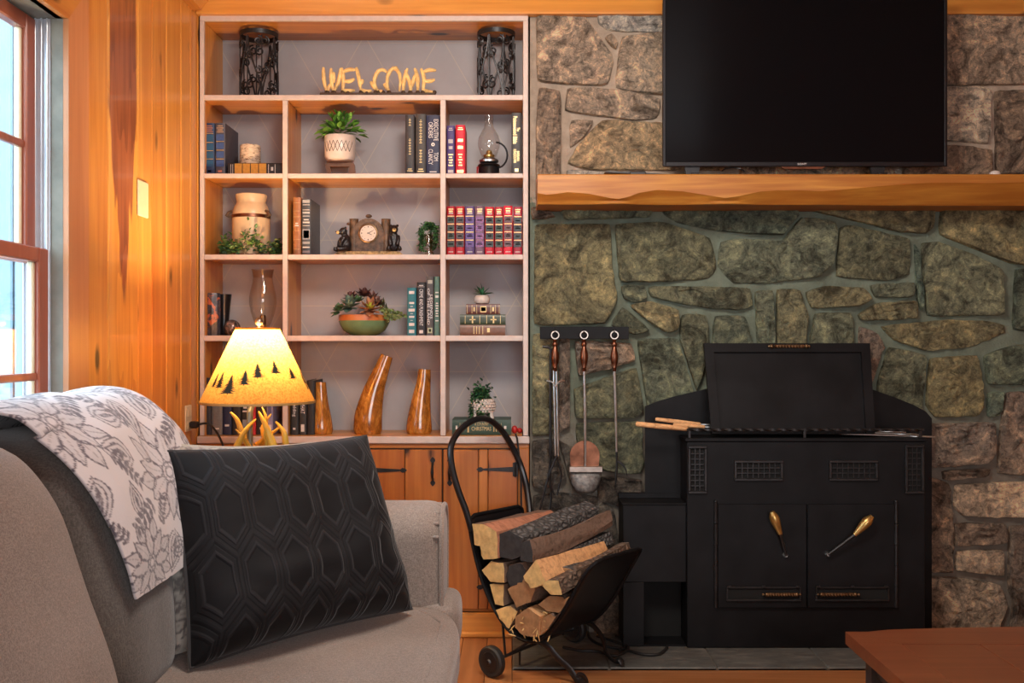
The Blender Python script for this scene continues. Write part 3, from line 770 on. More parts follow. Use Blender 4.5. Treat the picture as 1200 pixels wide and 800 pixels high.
# ================================================================== mantel
YM = 3.84
def mantel_mesh():
    wave = [(630,226),(640,228),(652,227),(665,225),(690,227),(715,232),(725,233),(737,230.5),(748,226),(770,222.5),(800,224),(825,228),(850,232),(865,230),(890,224.5),(910,223),(940,223),(962,224),(985,222.5),(1020,219),(1055,216),(1090,214),(1120,214),(1160,214.5),(1200,213.5),(1260,217),(1330,222),(1400,216),(1480,215),(1560,221)]
    m = M(); vs = []; NS = 8
    x = 630.0; cols = []
    while x <= 1560:
        for (a, b) in zip(wave, wave[1:]):
            if a[0] <= x <= b[0]:
                t = (x-a[0])/(b[0]-a[0]); wz = a[1]+(b[1]-a[1])*t; break
        cols.append((x, wz)); x += 5
    for (x, wz) in cols:
        X = PX(x, YM); zt_ = 1.870; zb = 1.755; z_w = PZ(wz, YM); rec = (z_w-zb)*.75
        k = .003*noise.noise(Vector((X*5, 0, 0)))
        vs += [(X, 4.085, zt_), (X, YM+.004, zt_), (X, YM+k, zt_-.004), (X, YM+k, z_w), (X, YM+rec*.85, zb+.012), (X, YM+rec, zb+.003), (X, YM+rec+.004, zb), (X, 4.085, zb)]
    n = len(cols)
    fs = [(i*NS+k, i*NS+(k+1) % NS, (i+1)*NS+(k+1) % NS, (i+1)*NS+k) for i in range(n-1) for k in range(NS)]
    fs += [tuple(range(NS)), tuple((n-1)*NS+k for k in range(NS-1,-1,-1))]
    return m.add(vs, fs)
tag(build('mantel_shelf', mantel_mesh(), MAT['mantel'], smooth=25, origin=(PX(630, YM), YM, 1.755)), 'long golden pine mantel beam with a hewn wavy lower edge', 'mantel')

# ================================================================== television
YT = 3.90
tv = thing('television', 'large black flat screen television standing on the pine mantel', 'television', (PX(943, YT), 3.94, 1.871))
tx0, tx1, tz0, tz1 = PX(776.5, YT), PX(1110, YT), PZ(195, YT), PZ(-4, YT)
build('back_shell', M().box(tx0+.004, tx1-.004, YT+.006, YT+.05, tz0+.004, tz1-.004, .01), MAT['plastic'], tv)
build('bezel', M().box(tx0, tx0+.012, YT-.004, YT+.006, tz0, tz1, .002).box(tx1-.012, tx1, YT-.004, YT+.006, tz0, tz1, .002)
      .box(tx0+.012, tx1-.012, YT-.004, YT+.006, tz1-.012, tz1, .002).box(tx0+.012, tx1-.012, YT-.004, YT+.006, tz0, tz0+.018, .002), MAT['blacksatin'], tv)
build('screen', M().box(tx0+.012, tx1-.012, YT, YT+.006, tz0+.018, tz1-.012), MAT['screen'], tv)
text('brand_lettering', 'SONY', (PX(940, YT-.005), YT-.0046, tz0+.009), .036, .008, MAT['whiteink'], tv)
build('indicator_tab', M().prism([(PX(915, YT), tz0-.001), (PX(967, YT), tz0-.001), (PX(963, YT), tz0-.010), (PX(919, YT), tz0-.010)], YT-.002, YT+.01), MAT['copper'], tv)
for px in (812, 1030):
    x = PX(px, YT)
    build('foot', M().prism([(x-.03, tz0), (x+.03, tz0), (x+.022, 1.8705), (x-.022, 1.8705)], YT+.01, YT+.03).box(x-.016, x+.016, YT-.05, YT+.12, 1.8705, 1.878, .002), MAT['plastic'], tv)
r = thing('flat_antenna', 'thin black flat antenna lying on the mantel left of the television', 'antenna', (PX(745, 3.90), 3.9, 1.871))
build('blade', M().prism([(PX(708,3.9), 1.884), (PX(712,3.9), 1.887), (PX(745,3.9), 1.885), (PX(792,3.9), 1.874), (PX(792,3.9), 1.8708), (PX(760,3.9), 1.8715), (PX(735,3.9), 1.879)], 3.88, 3.93), MAT['plastic'], r)
build('hub', M().box(PX(737,3.9), PX(756,3.9), 3.875, 3.92, 1.8706, 1.888, .004), MAT['plastic'], r)
m = M().tube([W(846,200,3.95)+Vector((0,0,-.0)), W(850,197.5,3.93), W(858,196.3,3.92), W(868,197.5,3.91), W(872,200.5,3.93)], .003, 6)
m.xf(lambda p: (p[0], p[1], max(p[2], 1.8732)))
tag(build('cable', m, MAT['plastic'], origin=W(858,201.5,3.92)), 'short black cable looped on the mantel under the television', 'cable')
m = M().lathe([(.019,0),(.021,.004),(.021,.012),(.016,.020),(.008,.023)], (0,0,0), 20)
o = tag(build('tealight', m.xf(lambda p: Vector(p)+Vector((PX(1166,3.9),3.9,1.8705))), MAT['whiteceramic'], origin=(PX(1166,3.9),3.9,1.8705)), 'small round white puck on the right of the mantel', 'candle')

# ================================================================== stove
YS = 3.86; SX = lambda p: PX(p, YS); SZp = lambda p: PZ(p, YS)
st = thing('stove', 'black steel wood stove insert with two doors and raised lid', 'stove', (SX(944), YS, .011))
zb, ztop = .0112, SZp(517)
build('body', M().box(SX(805), SX(1084), YS, 4.045, zb, ztop, .003), MAT['black'], st)
build('top_plate', M().box(SX(803), SX(1086), YS-.006, 4.045, ztop, SZp(513), .002), MAT['black'], st)
fp = [(SX(758)*1.0, .0112)]
Yp = 4.004; Q = lambda x, y: (PX(x, Yp), PZ(y, Yp))
arch = [Q(756,476), Q(770,470.5), Q(790,464.5), Q(822,457), Q(860,449), Q(920,444), Q(980,447), Q(1022,456), Q(1050,466), Q(1070,474), Q(1085,482), Q(1092,490)]
poly = [(arch[0][0], .0112)] + arch + [(arch[-1][0], .0112)]
build('backing_plate', M().prism(poly, Yp, Yp+.010), MAT['black'], st)
# lid
def lidpt(u, v, off=0.0):          # u across, v up
    x = .787+(1.431-.787)*u; b0 = Vector((x, 3.885, .848)); t0 = Vector((.776+(1.447-.776)*u, 3.985, 1.203))
    p = b0.lerp(t0, v); nrm = Vector((0, -(t0.z-b0.z), (t0.y-b0.y))).normalized(); return p+nrm*off
def slab(u0, u1, v0, v1, a, b):
    m = M(); vs = [lidpt(u, v, o) for o in (a, b) for (u, v) in ((u0,v0),(u1,v0),(u1,v1),(u0,v1))]
    return m.add(vs, [(0,1,2,3),(7,6,5,4),(0,4,5,1),(1,5,6,2),(2,6,7,3),(3,7,4,0)])
ld = build('lid', slab(0,1,0,1,0,.008), MAT['black'], st)
for q in (slab(0,.055,.0,1,.008,.019), slab(.945,1,.0,1,.008,.019), slab(.055,.945,.90,1,.008,.019)): build('lid_rim', q, MAT['black'], ld)
def twisted(a, b, r, seg, turns, flat=.45, n=40):
    a, b = Vector(a), Vector(b); m = M(); t = (b-a).normalized(); u = t.orthogonal().normalized(); v = t.cross(u); vs = []
    for i in range(n+1):
        p = a.lerp(b, i/n); ph = 2*math.pi*turns*i/n
        for k in range(4):
            an = ph+math.pi/2*k; vs.append(p+(u*math.cos(an)+v*math.sin(an))*r)
    fs = [(i*4+k, i*4+(k+1) % 4, (i+1)*4+(k+1) % 4, (i+1)*4+k) for i in range(n) for k in range(4)]+[(3,2,1,0), tuple(n*4+k for k in range(4))]
    return m.add(vs, fs)
hy = Vector((0, -.016, 0))
m = twisted(lidpt(.42,.962,.022), lidpt(.60,.962,.022), .0075, 4, 2.5)
m.ball(lidpt(.405,.962,.022), .009, 10, 6).ball(lidpt(.615,.962,.022), .009, 10, 6)
m.ball(lidpt(.39,.962,.022), .006, 10, 6).ball(lidpt(.63,.962,.022), .006, 10, 6)
for u in (.405,.615): m.tube([lidpt(u,.962,.0085), lidpt(u,.962,.022)], .005, 8)
build('lid_handle', m, MAT['bronze'], ld)
# top rail
m = twisted((SX(805), YS+.002, SZp(503.5)), (SX(1083), YS+.002, SZp(503.5)), .0065, 4, 5.5, n=110)
rl = build('rail', m, MAT['iron'], st)
for px in (808, 943, 1079): build('rail_post', M().box(SX(px)-.005, SX(px)+.005, YS-.002, YS+.006, SZp(513), SZp(504.5), .001), MAT['iron'], rl)
# grilles
def grille(x0, x1, y0, y1, nx, nz):
    X0, X1, Z1, Z0 = SX(x0), SX(x1), SZp(y0), SZp(y1); fw = .010
    g = build('grille', M().box(X0, X1, YS-.0115, YS-.0005, Z1-fw, Z1, .002).box(X0, X1, YS-.0115, YS-.0005, Z0, Z0+fw, .002)
              .box(X0, X0+fw, YS-.0115, YS-.0005, Z0+fw, Z1-fw, .002).box(X1-fw, X1, YS-.0115, YS-.0005, Z0+fw, Z1-fw, .002), MAT['iron'], st)
    build('dark_opening', M().box(X0+fw, X1-fw, YS-.0022, YS-.0006, Z0+fw, Z1-fw), MAT['void'], g)
    for i in range(1, nx):
        xx = X0+fw+(X1-X0-2*fw)*i/nx; build('bar', M().box(xx-.0018, xx+.0018, YS-.008, YS-.004, Z0+fw, Z1-fw), MAT['iron'], g)
    for i in range(1, nz):
        zz = Z0+fw+(Z1-Z0-2*fw)*i/nz; build('bar', M().box(X0+fw, X1-fw, YS-.0085, YS-.0045, zz-.0018, zz+.0018), MAT['iron'], g)
grille(806, 828, 522, 578, 3, 8); grille(1060, 1082, 521, 578, 3, 8); grille(860, 917, 539, 563, 8, 3); grille(971, 1028, 539, 563, 8, 3)
# doors
for (x0, x1, hx, piv, k0, k1, v0, v1, tw, bl) in ((840.5, 944, 840, (919,649), (911,623), (901,597), 850, 937, (893,935), (853,893)),
                                                  (945.5, 1047, 1048, (968,648), (997,624), (1017,602), 954, 1040, (957,1003), (1003,1038))):
    d = build('door', M().box(SX(x0), SX(x1), YS-.013, YS-.001, SZp(711), SZp(590), .002), MAT['black'], st)
    yh = YS-.013
    m = M().lathe([(.012,-.003),(.012,.006),(.009,.012),(.006,.017)], (0,0,0), 6)
    m.xf(lambda p: Vector((SX(piv[0]), yh, SZp(piv[1]))) + Vector((p[0], -p[2], p[1]))); build('pivot_bolt', m, MAT['steel'], d)
    A = Vector((SX(piv[0]), yh-.014, SZp(piv[1]))); B = Vector((SX(k0[0]), yh-.03, SZp(k0[1]))); E = Vector((SX(k1[0]), yh-.034, SZp(k1[1])))
    hd = build('door_handle', M().tube([A+Vector((0,.012,0)), A, B], [.006,.006,.0065], 8), MAT['iron'], d)
    ts = [0,.08,.3,.5,.65,.8,.93,1.0]; rr = [.0085,.010,.014,.018,.0195,.018,.012,.009]
    m = M().tube([B.lerp(E, t) for t in ts], rr, 14); build('grip', m, MAT['brass'], hd, label='worn brass-coloured turned grip')
    z0, z1 = SZp(703), SZp(686)
    fr = build('draft_slot', M().box(SX(v0), SX(v1), yh-.008, yh-.0003, z1-.007, z1, .002).box(SX(v0), SX(v1), yh-.008, yh-.0003, z0, z0+.008, .002)
               .box(SX(v0), SX(v0)+.007, yh-.008, yh-.0003, z0+.008, z1-.007, .001).box(SX(v1)-.007, SX(v1), yh-.008, yh-.0003, z0+.008, z1-.007, .001)
               .box(SX(v0)+.004, SX(v0)+.02, yh-.010, yh-.001, z1-.005, z1+.005, .002).box(SX(v1)-.02, SX(v1)-.004, yh-.010, yh-.001, z1-.005, z1+.005, .002)
               .box((SX(v0)+SX(v1))/2-.008, (SX(v0)+SX(v1))/2+.008, yh-.010, yh-.001, z1-.005, z1+.005, .002), MAT['iron'], d)
    build('slot_opening', M().box(SX(v0)+.007, SX(v1)-.007, yh-.0015, yh-.0002, z0+.008, z1-.007), MAT['void'], d)
    zm = (z0+z1)/2
    m = twisted((SX(tw[0])+.008, yh-.012, zm), (SX(tw[1])-.008, yh-.012, zm), .0075, 4, 3, n=36)
    for a_ in (tw[0], tw[1]):
        s_ = 1 if a_ == tw[0] else -1; m.ball((SX(a_)+s_*.012, yh-.012, zm), .0085, 10, 6).ball((SX(a_)-s_*.002, yh-.012, zm), .0055, 8, 6)
    build('draft_slide', m, MAT['bronze'], d)
    m = M(); segs = 5; zz0, zz1 = SZp(711), SZp(588)
    for k in range(segs):
        a = zz0+(zz1-zz0)*k/segs; b = zz0+(zz1-zz0)*(k+1)/segs
        m.tube([(SX(hx)+(-.006 if hx < 900 else .003), YS-.010, a+.001), (SX(hx)+(-.006 if hx < 900 else .003), YS-.010, b-.001)], .0075 if k % 2 else .0065, 10)
    m.ball((SX(hx)+(-.006 if hx < 900 else .003), YS-.010, zz1+.003), .007, 8, 6)
    build('door_hinge', m, MAT['iron'], d)
# side box with its opening
YX = 3.875
BXp = lambda p: PX(p, YX); BZp = lambda p: PZ(p, YX)
x0, x1, zt2 = BXp(730), SX(804.8), BZp(591)
m = M().box(x0, x1, YX, 4.03, BZp(682), zt2, .002)
m.box(x0, BXp(755), YX, 4.03, zb, BZp(682)-.0003, .002)
m.box(BXp(755), x1, 3.99, 4.03, zb, BZp(682)-.0003)
m.box(BXp(755), x1, YX+.004, 3.99, zb, zb+.006)
sb = build('side_box', m, MAT['black'], st)
build('ledge', M().box(x0-.004, x1, YX-.006, 4.03, zt2+.0003, zt2+.006, .001).box(x0-.004, x1, 4.0, 4.03, zt2+.006, zt2+.025, .001), MAT['black'], sb)
build('dark_opening', M().box(BXp(756), x1-.001, 3.985, 3.9899, zb+.007, BZp(683)), MAT['void'], sb)
# roasting forks lying on the stove top
def fork(label, h0, h1, tip, r, lift):
    t = thing('roasting_fork', label, 'fork', h1, 'roasting forks on the stove top')
    build('handle', M().tube([h0, h0.lerp(h1,.03), h0.lerp(h1,.5), h0.lerp(h1,.97), h1], [r*.6, r, r*1.05, r*.9, r*.6], 10), MAT['split'], t)
    b = tip; d = (tip-h1).normalized(); sd = d.cross(Vector((0,0,1))).normalized(); k = h1+d*((tip-h1).length-.10)
    build('shaft', M().tube([h1-d*.01, k], .0036, 6), MAT['steel'], t)
    m = M()
    for s_ in (-1, 1): m.tube([k-d*.003, k+sd*s_*.012+d*.015, k+sd*s_*.014+d*.05, k+sd*s_*.013+d*.10], .0022, 6)
    build('prong', m, MAT['steel'], t)
fork('roasting fork with the longest pale wooden handle, nearest on the stove rail', W(745,496.5,3.885), W(806,502.5,3.89), W(1094,511.5,3.90), .010, 0)
fork('roasting fork with a slim reddish wooden handle behind the longest one', W(768,491,3.93), W(821,497,3.935), W(1060,506,3.96), .008, 0)
fork('roasting fork whose steel shaft crosses the stove top between the others', W(789,497.5,3.905), W(826,500,3.91), W(1076,508.8,3.94), .008, 0)
# ================================================================== things on the shelves
NAVY, BLACKC, RED, VIO, LIL, TEAL, DGREEN, TANL, GREY = (.018,.022,.06), (.018,.016,.017), (.42,.012,.022), (.085,.055,.20), (.20,.10,.22), (.012,.14,.17), (.025,.06,.042), (.32,.12,.04), (.13,.125,.12)
GOLD, PALE = (.60,.42,.20), (.62,.56,.52)
def book(label, a0, a1, t0, t1, yf, depth, col, bands=(), lie=False, titles=(), group=None, mat='cloth', round_=.004):
    """a0..a1 extent along the spine, t0..t1 thickness; standing: spine upright; lying: spine horizontal. bands: (f0,f1,colour); titles: (text,f0,f1,t-frac,height-frac,material)"""
    def P(a, t, y): return (a, y, t) if lie else (t, y, a)
    L, T = a1-a0, t1-t0
    base = P((a0+a1)/2, t0, yf+depth/2) if lie else P(a0, (t0+t1)/2, yf+depth/2)
    b = thing('book', label, 'book', base, group)
    cv = min(.0035, T*.12)
    pr = [(t0, yf+depth), (t0, yf+round_), (t0+T*.12, yf+round_*.35), (t0+T*.3, yf), (t1-T*.3, yf), (t1-T*.12, yf+round_*.35), (t1, yf+round_), (t1, yf+depth), (t1-cv, yf+depth), (t1-cv, yf+round_+.003), (t0+cv, yf+round_+.003), (t0+cv, yf+depth)]
    m = M(); n = len(pr)
    m.add([P(a0, p[0], p[1]) for p in pr]+[P(a1, p[0], p[1]) for p in pr],
          [(i, (i+1) % n, (i+1) % n+n, i+n) for i in range(n)])
    for s_ in (0, n):
        m.f += [tuple(s_+k for k in q) for q in ((0,1,10,11), (1,2,3,10), (3,4,9,10), (4,5,6,9), (6,7,8,9))]; m.mi += [0]*5
    build('cover', m, MAT[mat], b, smooth=30, color=col)
    q0, q1 = P(a0+.003, t0+cv, yf+round_+.004), P(a1-.003, t1-cv, yf+depth-.004)
    build('page_block', M().box(q0[0], q1[0], q0[1], q1[1], q0[2], q1[2]), MAT['paper'], b)
    for bd in bands:
        f0, f1, c = bd[:3]; tf = bd[3] if len(bd) > 3 else .10
        q0, q1 = P(a0+L*f0, t0+T*tf, yf-.0007), P(a0+L*f1, t1-T*tf, yf+round_*.4)
        build('spine_band', M().box(q0[0], q1[0], q0[1], q1[1], q0[2], q1[2]), MAT['gilt'] if c == GOLD else MAT['cloth'], b, color=c)
    for (s, f0, f1, tf, hf, mt) in titles:
        am = a0+L*(f0+f1)/2; w_ = L*abs(f1-f0); tm = t0+T*tf; hh = T*hf
        c = P(am, tm, yf-.0013)
        text('spine_title', s, c, w_, hh, MAT[mt], b, 'h' if lie else 'v')
    return b
YK = 4.10
kx = lambda p: PX(p, YK)
kz = lambda p: PZ(p, YK)
def standing(label, x0, x1, ytop, shelf_i, col, **k):
    z0 = SZ[shelf_i]+.0005
    return book(label, z0, kz(ytop), kx(x0), kx(x1), k.pop('yf', YK), k.pop('depth', .16), col, **k)
def lines(f0, f1, n, c=GOLD, tf=.2): # short rules standing for unreadable small print
    st_ = (f1-f0)/n; return [(f0+i*st_, f0+i*st_+st_*.45, c, tf+.08*(i % 2)) for i in range(n)]
# row 2 left
BL = (.012,.075,.17); BL2 = (.035,.075,.22)
standing('blue and gold banded book, leftmost on the second shelf', 239.8, 251, 144, 1, (.012,.03,.09), group='blue volumes beside the candle',
    bands=[(.02,.13,(.012,.03,.09),.05),(.05,.09,(.35,.10,.06),.3),(.16,.28,BL),(.30,.31,GOLD),(.32,.44,BL),(.46,.47,GOLD),(.48,.60,BL),(.62,.63,GOLD),(.64,.77,BL),(.79,.80,GOLD)]+lines(.82,.97,4,(.40,.16,.09),.15))
standing('grey and blue banded book, second from left on the second shelf', 252.2, 263.5, 144, 1, (.06,.055,.075), depth=.2, group='blue volumes beside the candle',
    bands=[(.05,.09,(.50,.18,.12),.3),(.16,.28,BL2),(.30,.31,GOLD),(.33,.45,BL2),(.47,.48,GOLD),(.50,.62,BL2),(.64,.65,GOLD),(.66,.78,BL2)]+lines(.82,.97,4,(.42,.26,.16),.15))
lb = book('black book with four gold spine panels lying flat under the candle', kx(267), kx(331), SZ[1]+.0005, kz(190.8), YK, .15, (.02,.016,.016), lie=True,
    bands=[(.0+(275-267)/64,.0+(283.5-267)/64,(.62,.29,.04),.06),((284.5-267)/64,(293-267)/64,(.62,.29,.04),.06),((294-267)/64,(302.5-267)/64,(.62,.29,.04),.06),((303.5-267)/64,(312-267)/64,(.62,.29,.04),.06)]
     +[(.05,.058,PALE,.12),(.085,.093,PALE,.12),(.74,.75,PALE,.12),(.86,.87,PALE,.12),(.79,.83,PALE,.35)])
zc_ = kz(190.8)+.0006
cd = thing('candle', 'cream birch bark pillar candle standing on the flat black book', 'candle', (PX(293.3,4.16), 4.16, zc_))
n_ = N('birch_bark'); co = n_.coord(); v1 = n_.noise(n_.mapping(co,(40,40,130)),1,5,.7,.5)
n_.set(n_.ramp(v1,[(.36,(.10,.05,.03)),(.46,(.55,.42,.30)),(.7,(.80,.66,.50))]),.7,0); n_.bump(v1,.5,.004); MAT['birch'] = n_.m
hc = kz(167)-zc_
build('bark_wrap', M().lathe([(.0415,0),(.0425,.004),(.0425,hc-.006),(.041,hc-.001),(.036,hc-.001),(.036,hc-.008),(.0,hc-.008)], (PX(293.3,4.16),4.16,zc_), 32, cap=False), MAT['birch'], cd)
build('wick', M().tube([(PX(293.3,4.16),4.16,zc_+hc-.012),(PX(293.3,4.16)+.002,4.16,zc_+hc+.0)], .0012, 6), MAT['plastic'], cd)
# row 2 middle
standing('charcoal book with small gold lettering, leftmost of three dark ones', 475, 485.5, 134.5, 1, (.035,.030,.032), group='dark novels on the second shelf', depth=.18, bands=lines(.06,.12,2)+lines(.82,.95,6,GOLD,.38)+lines(.34,.62,12,GOLD,.38))
standing('brownish black book with gold lettering, between charcoal and navy ones', 487, 499, 133.5, 1, (.045,.038,.034), group='dark novels on the second shelf', depth=.18, bands=lines(.05,.12,2)+lines(.52,.92,16,GOLD,.38)+lines(.2,.42,9,GOLD,.38))
nb_ = standing('navy book with white lettering beside the right divider', 499.6, 515.5, 135, 1, NAVY, group='dark novels on the second shelf', depth=.2, titles=[('EXECUTIVE\nORDERS', .93, .57, .52, .72, 'whiteink'), ('TOM\nCLANCY', .43, .17, .52, .72, 'whiteink'), ('PUTNAM', .11, .02, .5, .001, 'whiteink')][:2],
    bands=[(.04,.06,PALE,.25)])
m = M().lathe([(.0075,0),(.0075,.0012),(.003,.0012),(.003,0)], (0,0,0), 20, cap=False); L_ = kz(135)-SZ[1]
m.xf(lambda p: Vector((kx(507.5)+p[0], YK-.0006-p[2], SZ[1]+L_*.51+p[1]))); build('emblem', m, MAT['whiteink'], nb_)
# row 2 right
standing('small violet book with gold print beside the red one', 523.6, 532.6, 147, 1, VIO, bands=lines(.90,.97,2,PALE)+[(.64,.72,PALE,.2),(.52,.58,PALE,.25)]+lines(.18,.45,5,GOLD)+[(.04,.10,PALE,.15)])
standing('bright red book with gold print beside the glass oil lamp', 533.8, 545, 146.3, 1, (.62,.012,.03), depth=.17, bands=lines(.90,.97,2,GOLD)+[(.66,.72,GOLD,.22),(.52,.58,GOLD,.22)]+lines(.18,.45,5,GOLD,.28)+[(.04,.10,GOLD,.15)])
standing('tall grey black book with gold title at the right end', 599.5, 611.2, 132, 1, (.045,.045,.045), depth=.15, titles=[('The', .76, .70, .68, .30, 'gilt'), ('Poisonwood Bible', .94, .50, .36, .42, 'gilt'), ('BARBARA\nKINGSOLVER', .41, .19, .5, .6, 'gilt')], bands=[(.05,.10,GOLD,.32)])
# oil lamp
ox, oy = PX(573,4.17), 4.17; oz = SZ[1]+.0005
S4 = F/4.17
ol = thing('oil_lamp', 'clear glass oil lamp with a dark base beside the red book', 'oil lamp', (ox, oy, oz))
build('base', M().lathe([(.047,0),(.048,.006),(.046,.012),(.044,.036),(.040,.044),(.048,.050),(.046,.054),(.030,.058)], (ox,oy,oz), 28), MAT['blacksatin'], ol)
build('font', M().lathe([(.030,.058),(.040,.064),(.041,.072),(.034,.080),(.020,.084)], (ox,oy,oz), 28), MAT['steel'], ol)
build('burner', M().lathe([(.020,.084),(.024,.088),(.024,.095),(.015,.100),(.012,.112),(.004,.118)], (ox,oy,oz), 20), MAT['brass'], ol)
pr = [(.030,.086),(.036,.100),(.046,.130),(.047,.150),(.042,.175),(.030,.198),(.021,.212),(.018,.232),(.019,.263)]
build('chimney', M().lathe(pr, (ox,oy,oz), 32, cap=False), MAT['glass'], ol)
pts = [(ox+.030+.048*math.sin(a)*1.0, oy-.0, oz+.095-.055*math.cos(a)) for a in [math.pi*k/12 for k in range(13)]]
build('handle', M().tube(pts, .004, 8), MAT['plastic'], ol)
bx_ = tag(build('trinket', M().box(PX(558.5,4.2), PX(565,4.2), 4.19, 4.24, SZ[1]+.0005, SZ[1]+.055, .006), MAT['paint'], color=(.50,.03,.03), origin=(PX(561,4.2),4.21,SZ[1])), 'small red tin behind the glass oil lamp base', 'tin')
# planter row 2 middle
def leaf_mesh(name, L, Wd, fold=.25, curl=.25):
    m = M(); rows = [(0,.10),(.25,.75),(.5,1.0),(.75,.72),(1.0,.06)]
    vs = []
    for (t, w_) in rows:
        z = -curl*L*t*t
        vs += [(-Wd/2*w_, L*t, z+fold*Wd*w_*.5), (0, L*t, z), (Wd/2*w_, L*t, z+fold*Wd*w_*.5)]
    fs = []
    for i in range(4): fs += [(i*3,i*3+1,i*3+4,i*3+3),(i*3+1,i*3+2,i*3+5,i*3+4)]
    return m.add(vs, fs)
def orient(loc, d, roll=0.0, s=1.0):
    d = Vector(d).normalized(); z = Vector((0,0,1)) if abs(d.z) < .95 else Vector((1,0,0))
    x = d.cross(z).normalized(); u = x.cross(d)
    R = Matrix((x, d, u)).transposed() @ Matrix.Rotation(roll, 3, 'Y')
    return Matrix.Translation(loc) @ (R*s).to_4x4()
def leafcloud(items, L, Wd, **k):       # many small leaves joined
    proto = leaf_mesh('x', L, Wd, **k); m = M()
    for M4 in items: m.add([M4 @ p for p in proto.v], proto.f)
    return m
px_, py_ = PX(398.5,4.16), 4.16; pz_ = SZ[1]+.0005
pp = thing('potted_plant', 'bushy green leafed plant in a white pot on a wooden stand', 'plant', (px_, py_, pz_))
ztp, zbp = PZ(160,4.16)-pz_, PZ(190,4.16)-pz_
pot = build('pot', M().lathe([(.048,zbp),(.058,zbp+.006),(.064,zbp+.02),(.066,ztp-.004),(.064,ztp),(.060,ztp),(.058,ztp-.012),(.0,ztp-.012)], (px_,py_,pz_), 36, cap=True), MAT['whiteceramic'], pp)
m = M()
for k in range(-3, 4):
    a = -math.pi/2+k*.27
    for s_ in (-1, 1):
        q = []
        for t in (0,.5,1):
            aa = a+s_*.27*t; rr = .0655; q.append((px_+rr*math.cos(aa), py_+rr*math.sin(aa), pz_+zbp+.036+(.045*t)))
        m.tube(q, .0010, 4)
build('incised_line', m, MAT['antlerdark'], pot)
build('soil', M().lathe([(.0,ztp-.010),(.057,ztp-.010),(.057,ztp-.008),(.0,ztp-.006)], (px_,py_,pz_), 20, cap=False), MAT['antlerdark'], pp)
sd_ = wood('walnut_stand', (.14,.06,.03), (.26,.13,.07), 'z', knots=False); MAT['walnut'] = sd_
for s_ in (-1, 1):
    x = px_+s_*.052
    build('stand_leg', M().prism([(x-.012*s_-.006,pz_), (x+.014,pz_) if s_>0 else (x+.020,pz_), (x+.010,pz_+.050), (x+.004,pz_+.062) , (x-.010,pz_+.050)], py_-.012, py_+.012), MAT['walnut'], pp)
build('stand_crossbar', M().box(px_-.056, px_+.056, py_-.0115, py_+.0115, pz_+zbp-.022, pz_+zbp-.0005, .003), MAT['walnut'], pp)
lf = None
for i in range(130):
    th = random.uniform(0, 2*math.pi); el = random.uniform(-.15, 1.45)
    d = Vector((math.cos(th)*math.cos(el), math.sin(th)*math.cos(el)*.8, math.sin(el)))
    r0 = random.uniform(.025, .075)*(1.0 if el > .3 else 1.1); loc = Vector((px_, py_, pz_+ztp+.012)) + Vector((d.x*r0*1.15, d.y*r0*.85, d.z*r0*1.0))
    dd = (d+Vector((random.uniform(-.5,.5), random.uniform(-.5,.3), random.uniform(-.2,.5)))).normalized()
    M4 = orient(loc-Vector((px_,py_,pz_)), dd, random.uniform(-.7,.7), random.uniform(.75,1.15))
    if lf is None:
        lf = build('leaf', leaf_mesh('leaf', .042, .022), MAT['leaf'], None, smooth=60); lf.parent = pp; lf.matrix_local = M4; o = lf
    else: o = inst(lf, pp, M4)
    g = random.uniform(.6,1.25); o.color = (.075*g, .22*g, .03*g, 1) if random.random() > .3 else (.16*g, .34*g, .055*g, 1)
# row 3 left: crock with greenery
cx_, cy_ = PX(294.5,4.19), 4.19; cz_ = SZ[2]+.0005; sc3 = 4.19/F
cr = thing('crock', 'cream stoneware milk can with a brown band and ear handles', 'crock', (cx_, cy_, cz_))
Rz = lambda y: PZ(y,4.19)-cz_
build('body', M().lathe([(.066,0),(.076,.004),(.0785,.012),(.0790,Rz(256)),(.078,Rz(250)),(.070,Rz(242.5)),(.062,Rz(239)),(.0595,Rz(237)),(.064,Rz(231.5)),(.0655,Rz(229)),(.063,Rz(228.2)),(.058,Rz(231)),(.0,Rz(233))], (cx_,cy_,cz_), 44, cap=False), MAT['cream'], cr)
build('band', M().lathe([(.078,Rz(256.5)),(.081,Rz(256)),(.081,Rz(252.8)),(.078,Rz(252.2))], (cx_,cy_,cz_), 44, cap=False), MAT['copper'], cr)
for s_ in (-1, 1):
    a = -.5 if s_ > 0 else math.pi+.25
    c0 = Vector((cx_+.079*math.cos(a), cy_+.079*math.sin(a), cz_+Rz(252.5)))
    q = [c0+Vector((s_*.0, 0, .016)), c0+Vector((s_*.014,-.004,.010)), c0+Vector((s_*.022,-.006,-.003)), c0+Vector((s_*.012,-.002,-.008)), c0+Vector((0,0,-.006))]
    build('ear_handle', M().tube(q, [.005,.006,.007,.006,.005], 8), MAT['antlerdark'], cr)
it = []
for i in range(620):
    a = random.uniform(0, 2*math.pi)
    k = random.choice((3.35, 4.3, 5.1, 6.1, 2.6)); a = random.gauss(k, .25)
    h = abs(random.gauss(0, .030)) + (.05*random.random() if abs(a-4.9) < .25 else 0)
    r0 = .089+random.uniform(.0,.026)
    loc = Vector((cx_+r0*math.cos(a)*1.08, cy_+min(.13,r0*math.sin(a)*.98), cz_+.008+h))
    dd = Vector((random.gauss(math.cos(a)*.5,.7), random.gauss(-.3,.6), random.uniform(-.1,1)))
    it.append(orient(loc, dd, random.uniform(-1,1), random.uniform(.7,1.2)))
def foliage(name, parent, its, L, Wd, cols, matn='leaf', **k):
    out = []
    for j, c in enumerate(cols):
        sub = its[j::len(cols)]
        o = build(name, leafcloud(sub, L, Wd, **k), MAT[matn], parent, smooth=60, color=c, kind='stuff', recalc=False); out.append(o)
    return out
